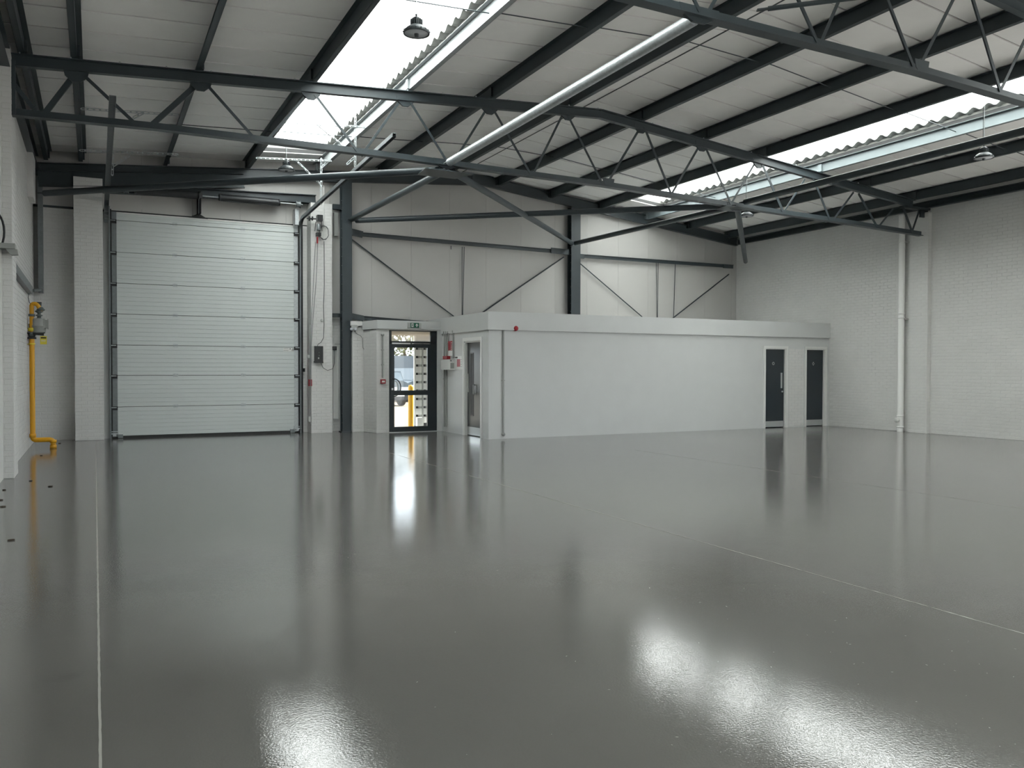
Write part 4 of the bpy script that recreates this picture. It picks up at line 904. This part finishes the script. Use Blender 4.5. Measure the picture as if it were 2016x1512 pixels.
mb.build('arrow', whitep, gp)
# office side wall kit (x = 7.545)
xs_ = SX-0.02
def W(u, v): return PX(u, v, xs_)
for i, (u, vt, vb, lab) in enumerate(((874.8, 652, 840, 'first grey conduit of the row in the lobby corner'), (878.8, 652, 840, 'second grey conduit of the row in the lobby corner'), (882.5, 652, 700, 'third grey conduit ending at the red sounder'), (892, 650, 706, 'grey conduit running down past the red notice'))):
    q0, q1 = W(u, vt), W(u, vb); conduit([V((xs_, q0.y, q0.z)), V((xs_, q0.y, q1.z))], 0.020, 'conduit_pipe', lab, [(V((xs_, q0.y, q0.z-0.03)), 0.03)] , [V((xs_, q0.y, (q0.z+q1.z)/2))], axis='x')
def wbox(u0, u1, v0, v1, d0, d1, name, m, parent=None, **k):
    ya, yb = W(u0, 700).y, W(u1, 700).y; um = (u0+u1)/2; return B((SX-d1, ya, W(um, v1).z), (SX-d0, yb, W(um, v0).z), name, m, parent, **k)
n = wbox(882.5, 891, 671.5, 690, 0.02, 0.03, 'fire_notice', red, label='tall red fire notice above the panels in the lobby', cat='sign')
ya, yb = W(890.6, 680).y, W(888.4, 680).y
for k in range(5):
    z = W(887, 675+3.2*k).z; MB().box((SX-0.0315, ya, z-0.008), (SX-0.030, yb, z+0.008)).build('print_line', whitep, n)
ws = wbox(883, 891, 690.5, 701, 0.02, 0.028, 'paper_notice', whitep, label='plain white notice under the red fire notice', cat='sign')
so = wbox(877, 885, 701, 707.5, 0.0, 0.09, 'alarm_sounder', red, label='small red alarm box on top of the white panel', cat='alarm')
fp = thing('fire_alarm', W(885, 728), 'white fire alarm panel with grey screen in the lobby corner', 'alarm panel')
ya, yb = W(894.5, 700).y, W(876, 700).y; z0, z1 = W(885, 728).z, W(885, 708).z
yc0 = ya+0.02
B((SX-0.13, yc0, z0), (SX-0.0, yb, z1), 'cabinet', greyb, fp)
# it faces the hall: front on the -y side
B((SX-0.135, yc0-0.012, z0-0.004), (SX+0.0, yc0, z1+0.004), 'front_cover', whitep, fp)
B((SX-0.115, yc0-0.015, z0+0.03), (SX-0.025, yc0-0.012, z0+0.16), 'screen', meter, fp)
B((SX-0.115, yc0-0.015, z1-0.045), (SX-0.09, yc0-0.012, z1-0.02), 'key_switch', dusk, fp)
n2 = wbox(895.5, 909, 701, 727.5, 0.001, 0.012, 'notice_board', whitep, label='small white notice with red block near the office side door', cat='sign')
ya, yb = W(905.5, 710).y, W(899, 710).y; MB().box((SX-0.0135, ya, W(902, 722).z), (SX-0.012, yb, W(902, 707).z)).build('red_block', pink, n2)
MB().box((SX-0.03, W(900, 703).y, W(898, 705).z), (SX-0.012, W(896, 703).y, W(898, 702.5).z)).build('clip', black, n2)
for k in range(4):
    z = W(907, 708+4.5*k).z; MB().box((SX-0.0135, W(908.5, 710).y, z-0.006), (SX-0.012, W(906.2, 710).y, z+0.006)).build('print_line', greyp, n2)
# conduit and sounder on the office front
s0, _ = bs(990.8, 750, 0.02); zt = bs(990.8, 648, 0.02)[1]; zb_ = bs(990.8, 855, 0.02)[1]
conduit([bp(s0, 0.02, zt), bp(s0, 0.02, zb_)], 0.021, 'conduit_pipe', 'tall grey conduit on the office front near its corner', [(bp(s0, 0.02, zt), 0.038), (bp(s0, 0.02, zb_), 0.038)], [bp(s0, 0.02, bs(990.8, 749, 0.02)[1])])
s1_, zz = bs(1015.5, 646.5, 0.04)
t = thing('alarm_sounder', bp(s1_, 0.04, zz), 'round red alarm sounder high on the office front', 'alarm')
MB().lathe([(0.001, -0.05), (0.04, -0.048), (0.054, -0.03), (0.058, 0.0), (0.058, 0.03)], bp(s1_, 0.03, zz), 24, 'y').build('dome', red, t)
MB().lathe([(0.06, 0.0), (0.062, 0.015), (0.06, 0.03)], bp(s1_, 0.03, zz), 24, 'y').build('base_ring', red, t)

# ------------------------------------------------------------------ tall white soil pipe on the right wall
xp = XR-0.10; q = PX(1773, 780, xp)
sp_ = thing('soil_pipe', (xp, q.y, 0), 'tall white soil pipe on the long brick wall beside the pier', 'pipe')
MB().tube([(xp, q.y, 0), (xp, q.y, 5.25)], 0.075, 20).build('pipe', pipew, sp_)
for v in (427, 478, 619, 627, 820, 842):
    z = PX(1773, v, xp).z; MB().lathe([(0.075, 0), (0.083, 0), (0.083, 0.035), (0.075, 0.035)], (xp, q.y, z), 20).build('collar', pipew, sp_)
for v in (478.5, 629):
    z = PX(1773, v, xp).z; MB().box((xp, q.y-0.14, z-0.01), (XR, q.y-0.07, z+0.02)).build('bracket', whitep, sp_)
z = PX(1768, 826.5, xp-0.05).z
MB().lathe([(0.001, -0.10), (0.055, -0.10), (0.06, -0.09), (0.06, 0.0), (0.045, 0.05)], (xp-0.04, q.y+0.02, z), 18, 'x').build('access_cap', whitep, sp_)
# trunking conduit vertical joint strip high on the corner of right wall
# ------------------------------------------------------------------ floor litter
for (u, v) in ((103, 863), (95, 867), (118, 873), (22, 1064), (8, 965), (2, 985), (5, 998), (60, 947), (100, 958), (82, 897)):
    p = FL(u, v); mb = MB(); a0 = random.uniform(0, PI); k = 5
    if p.x < XL+0.05: p.x = XL+0.08
    pts = [V((p.x+0.03*cos(a0+2*PI*i/k)*random.uniform(0.5, 1.1), p.y+0.03*sin(a0+2*PI*i/k)*random.uniform(0.5, 1.1), 0.002)) for i in range(k)]
    mb.prism(pts, (0, 0, 0.008)).build('dead_leaf', debris, label='tiny dark scrap of leaf litter on the grey floor near the gas meter wall', cat='litter', group='leaf litter by the left wall')

# ------------------------------------------------------------------ outside, seen through the exit door
MB().box((-40, YB+0.3, -0.3), (80, 120, -0.03)).build('ground', sand, kind='structure')
MB().box((XR+0.3, -60, -0.3), (80, YB+0.29, -0.03)).build('bounce_apron', bounce_pale, kind='structure')  # unseen pale ground added to bounce sunlight through the side opening onto the ceiling
c = PY(809, 800, 21.2); yb_ = thing('bollard', (c.x, 21.2, -0.03), 'yellow bollard standing outside the exit door', 'bollard')
MB().lathe([(0.072, 0), (0.072, PY(809, 761, 21.2).z), (0.06, PY(809, 758.5, 21.2).z+0.03), (0.001, PY(809, 758, 21.2).z+0.035)], (c.x, 21.2, -0.03), 20).build('post', yel2, yb_)
MB().lathe([(0.11, 0), (0.11, 0.01), (0.072, 0.012)], (c.x, 21.2, -0.03), 20).build('base_plate', yel2, yb_)
# folded white security grille
gr = thing('security_shutter', PY(830, 840, 20.35), 'folded white slatted security shutter just outside the exit door', 'shutter')
yg = 20.35
def gx(u): return PY(u, 750, yg).x
B((gx(814.8), yg-0.03, -0.03), (gx(818), yg+0.03, 2.5), 'post', shut, gr)
B((gx(830.6), yg-0.05, -0.03), (gx(832.6), yg+0.0, 2.5), 'post', greyb, gr)
B((gx(818), yg+0.02, -0.03), (gx(846), yg+0.04, 2.5), 'back_sheet', black, gr)
pit = 16.45
for k in range(-1, 12):
    v0 = 689.5-pit*0.0+pit*(k-0.2); za, zb2 = PY(830, v0+2.6, yg).z, PY(830, v0+pit-1.8, yg).z
    if za > 2.5 or zb2 < 0: continue
    for (ua, ub) in ((818.3, 830.2), (833.2, 846)):
        MB().box((gx(ua), yg-0.02, zb2), (gx(ub), yg+0.02, za)).build('slat', shut, gr)
        zc0, zc1 = PY(830, v0+2.8, yg).z, PY(830, v0-2.0, yg).z
        MB().box((gx(ua+5), yg-0.01, zc0), (gx(ub), yg+0.02, zc1)).build('link', greyb, gr)
MB().box((gx(816.5), yg-0.2, -0.03), (gx(826.5), yg-0.05, PY(820, 822, 20.2).z)).build('kerb_block', shut, label='low white kerb block outside by the folded shutter', cat='block')
# van, cars, tree
def veh(x0, x1, y0, y1, h, m, name, lab, cat, cabin=True):
    t = thing(name, ((x0+x1)/2, (y0+y1)/2, -0.03), lab, cat); L = x1-x0
    if name == 'van':
        MB().prism([V((x0, y0, 0.35)), V((x1, y0, 0.35)), V((x1, y0, h-0.08)), V((x1-0.12, y0, h)), V((x0+0.12, y0, h)), V((x0, y0, h-0.08))], (0, y1-y0, 0)).build('body', m, t)
        B((x0, y0-0.02, 0.3), (x1, y0, 0.5), 'bumper', cardk, t)
        for xx in (x0+0.12, x1-0.32): B((xx, y0-0.015, 0.8), (xx+0.2, y0, 1.2), 'tail_lamp', red, t)
    else:
        MB().prism([V((x0, y0, 0.25)), V((x1, y0, 0.25)), V((x1, y0, 0.75)), V((x1-0.1, y0, 0.92)), V((x1-0.25*L, y0, 1.0)), V((x0+0.25*L, y0, 1.0)), V((x0+0.05, y0, 0.85)), V((x0, y0, 0.7))], (0, y1-y0, 0)).build('body', m, t)
        MB().prism([V((x0+0.2*L, y0+0.15, 0.98)), V((x1-0.2*L, y0+0.15, 0.98)), V((x1-0.32*L, y0+0.25, h)), V((x0+0.34*L, y0+0.25, h))], (0, y1-y0-0.4, 0)).build('cabin', m, t)
        MB().prism([V((x0+0.25*L, y0+0.12, 1.02)), V((x1-0.25*L, y0+0.12, 1.02)), V((x1-0.34*L, y0+0.22, h-0.06)), V((x0+0.36*L, y0+0.22, h-0.06))], (0, 0.02, 0)).build('windscreen', carglass, t)
        B((x0+0.02, y0-0.06, 0.22), (x1-0.02, y0, 0.55), 'bumper', cardk, t)
        for xx in (x0+0.1, x1-0.45): B((xx, y0-0.04, 0.62), (xx+0.35, y0+0.02, 0.76), 'headlamp', lens, t)
        B((x0+L/2-0.25, y0-0.07, 0.38), (x0+L/2+0.25, y0-0.055, 0.50), 'number_plate', whitep, t)
    for xx in (x0+0.02, x1-0.27):
        for yy_ in (y0+0.7, y1-0.8): MB().lathe([(0.05, 0), (0.31, 0.0), (0.33, 0.04), (0.33, 0.2), (0.31, 0.24), (0.05, 0.24)], (xx, yy_, 0.30), 18, 'x').build('wheel', black, t)
    return t
pass
carglass = mat('car_window', (0.12, 0.16, 0.19), 0.15)
q0, q1 = PY(772, 735, 42).x, PY(816, 735, 42).x
veh(q0-0.7, q1+0.1, 42, 47, PY(800, 700.5, 42).z, vanw, 'van', 'pale blue-white box van parked across the yard', 'van')
q0, q1 = PY(760, 735, 33).x, PY(803, 735, 33).x
veh(q0, q1+0.1, 33, 37, 1.42, carb, 'car', 'silver-blue car with dark bumper parked outside behind the bollard', 'car')
q0 = PY(800, 735, 37).x
veh(q0, q0+1.8, 37, 41, 1.55, carb, 'car', 'second blue-grey car parked further out behind the bollard', 'car')
def tree(x, y, h, r, lab):
    t = thing('tree', (x, y, 0), lab, 'tree', 'trees beyond the yard'); MB().tube([(x, y, -0.03), (x+0.1, y, h*0.4), (x, y, h*0.7)], [0.2, 0.15, 0.08], 8).build('trunk', bark, t)
    mb = MB()
    for i in range(1800):
        a = random.uniform(0, 2*PI); b = math.acos(random.uniform(-1, 1)); rr = r*random.uniform(0.55, 1.0)
        c = V((x+rr*cos(a)*sin(b), y+rr*sin(a)*sin(b)*0.7, h*0.68+rr*0.75*cos(b)))
        d1 = V((random.uniform(-1, 1), random.uniform(-1, 1), random.uniform(-1, 1))).normalized()*0.14; d2 = d1.cross(V((random.uniform(-1, 1), random.uniform(-1, 1), random.uniform(-1, 1)))).normalized()*0.10
        mb.add([c-d1, c-d2, c+d1, c+d2], [(0, 1, 2, 3)])
    mb.build('foliage', leafm, t, kind='stuff'); return t
q = PY(795, 685, 55); tree(q.x, 55, 4.6, 2.6, 'yellow-green tree behind the parked van')
tree(q.x-5, 58, 4.8, 2.8, 'bushy tree left of the one behind the van')
B((q.x-12, 62, -0.03), (q.x+14, 62.3, 2.2), 'yard_wall', sand, label='low pale wall at the far side of the yard', cat='wall')
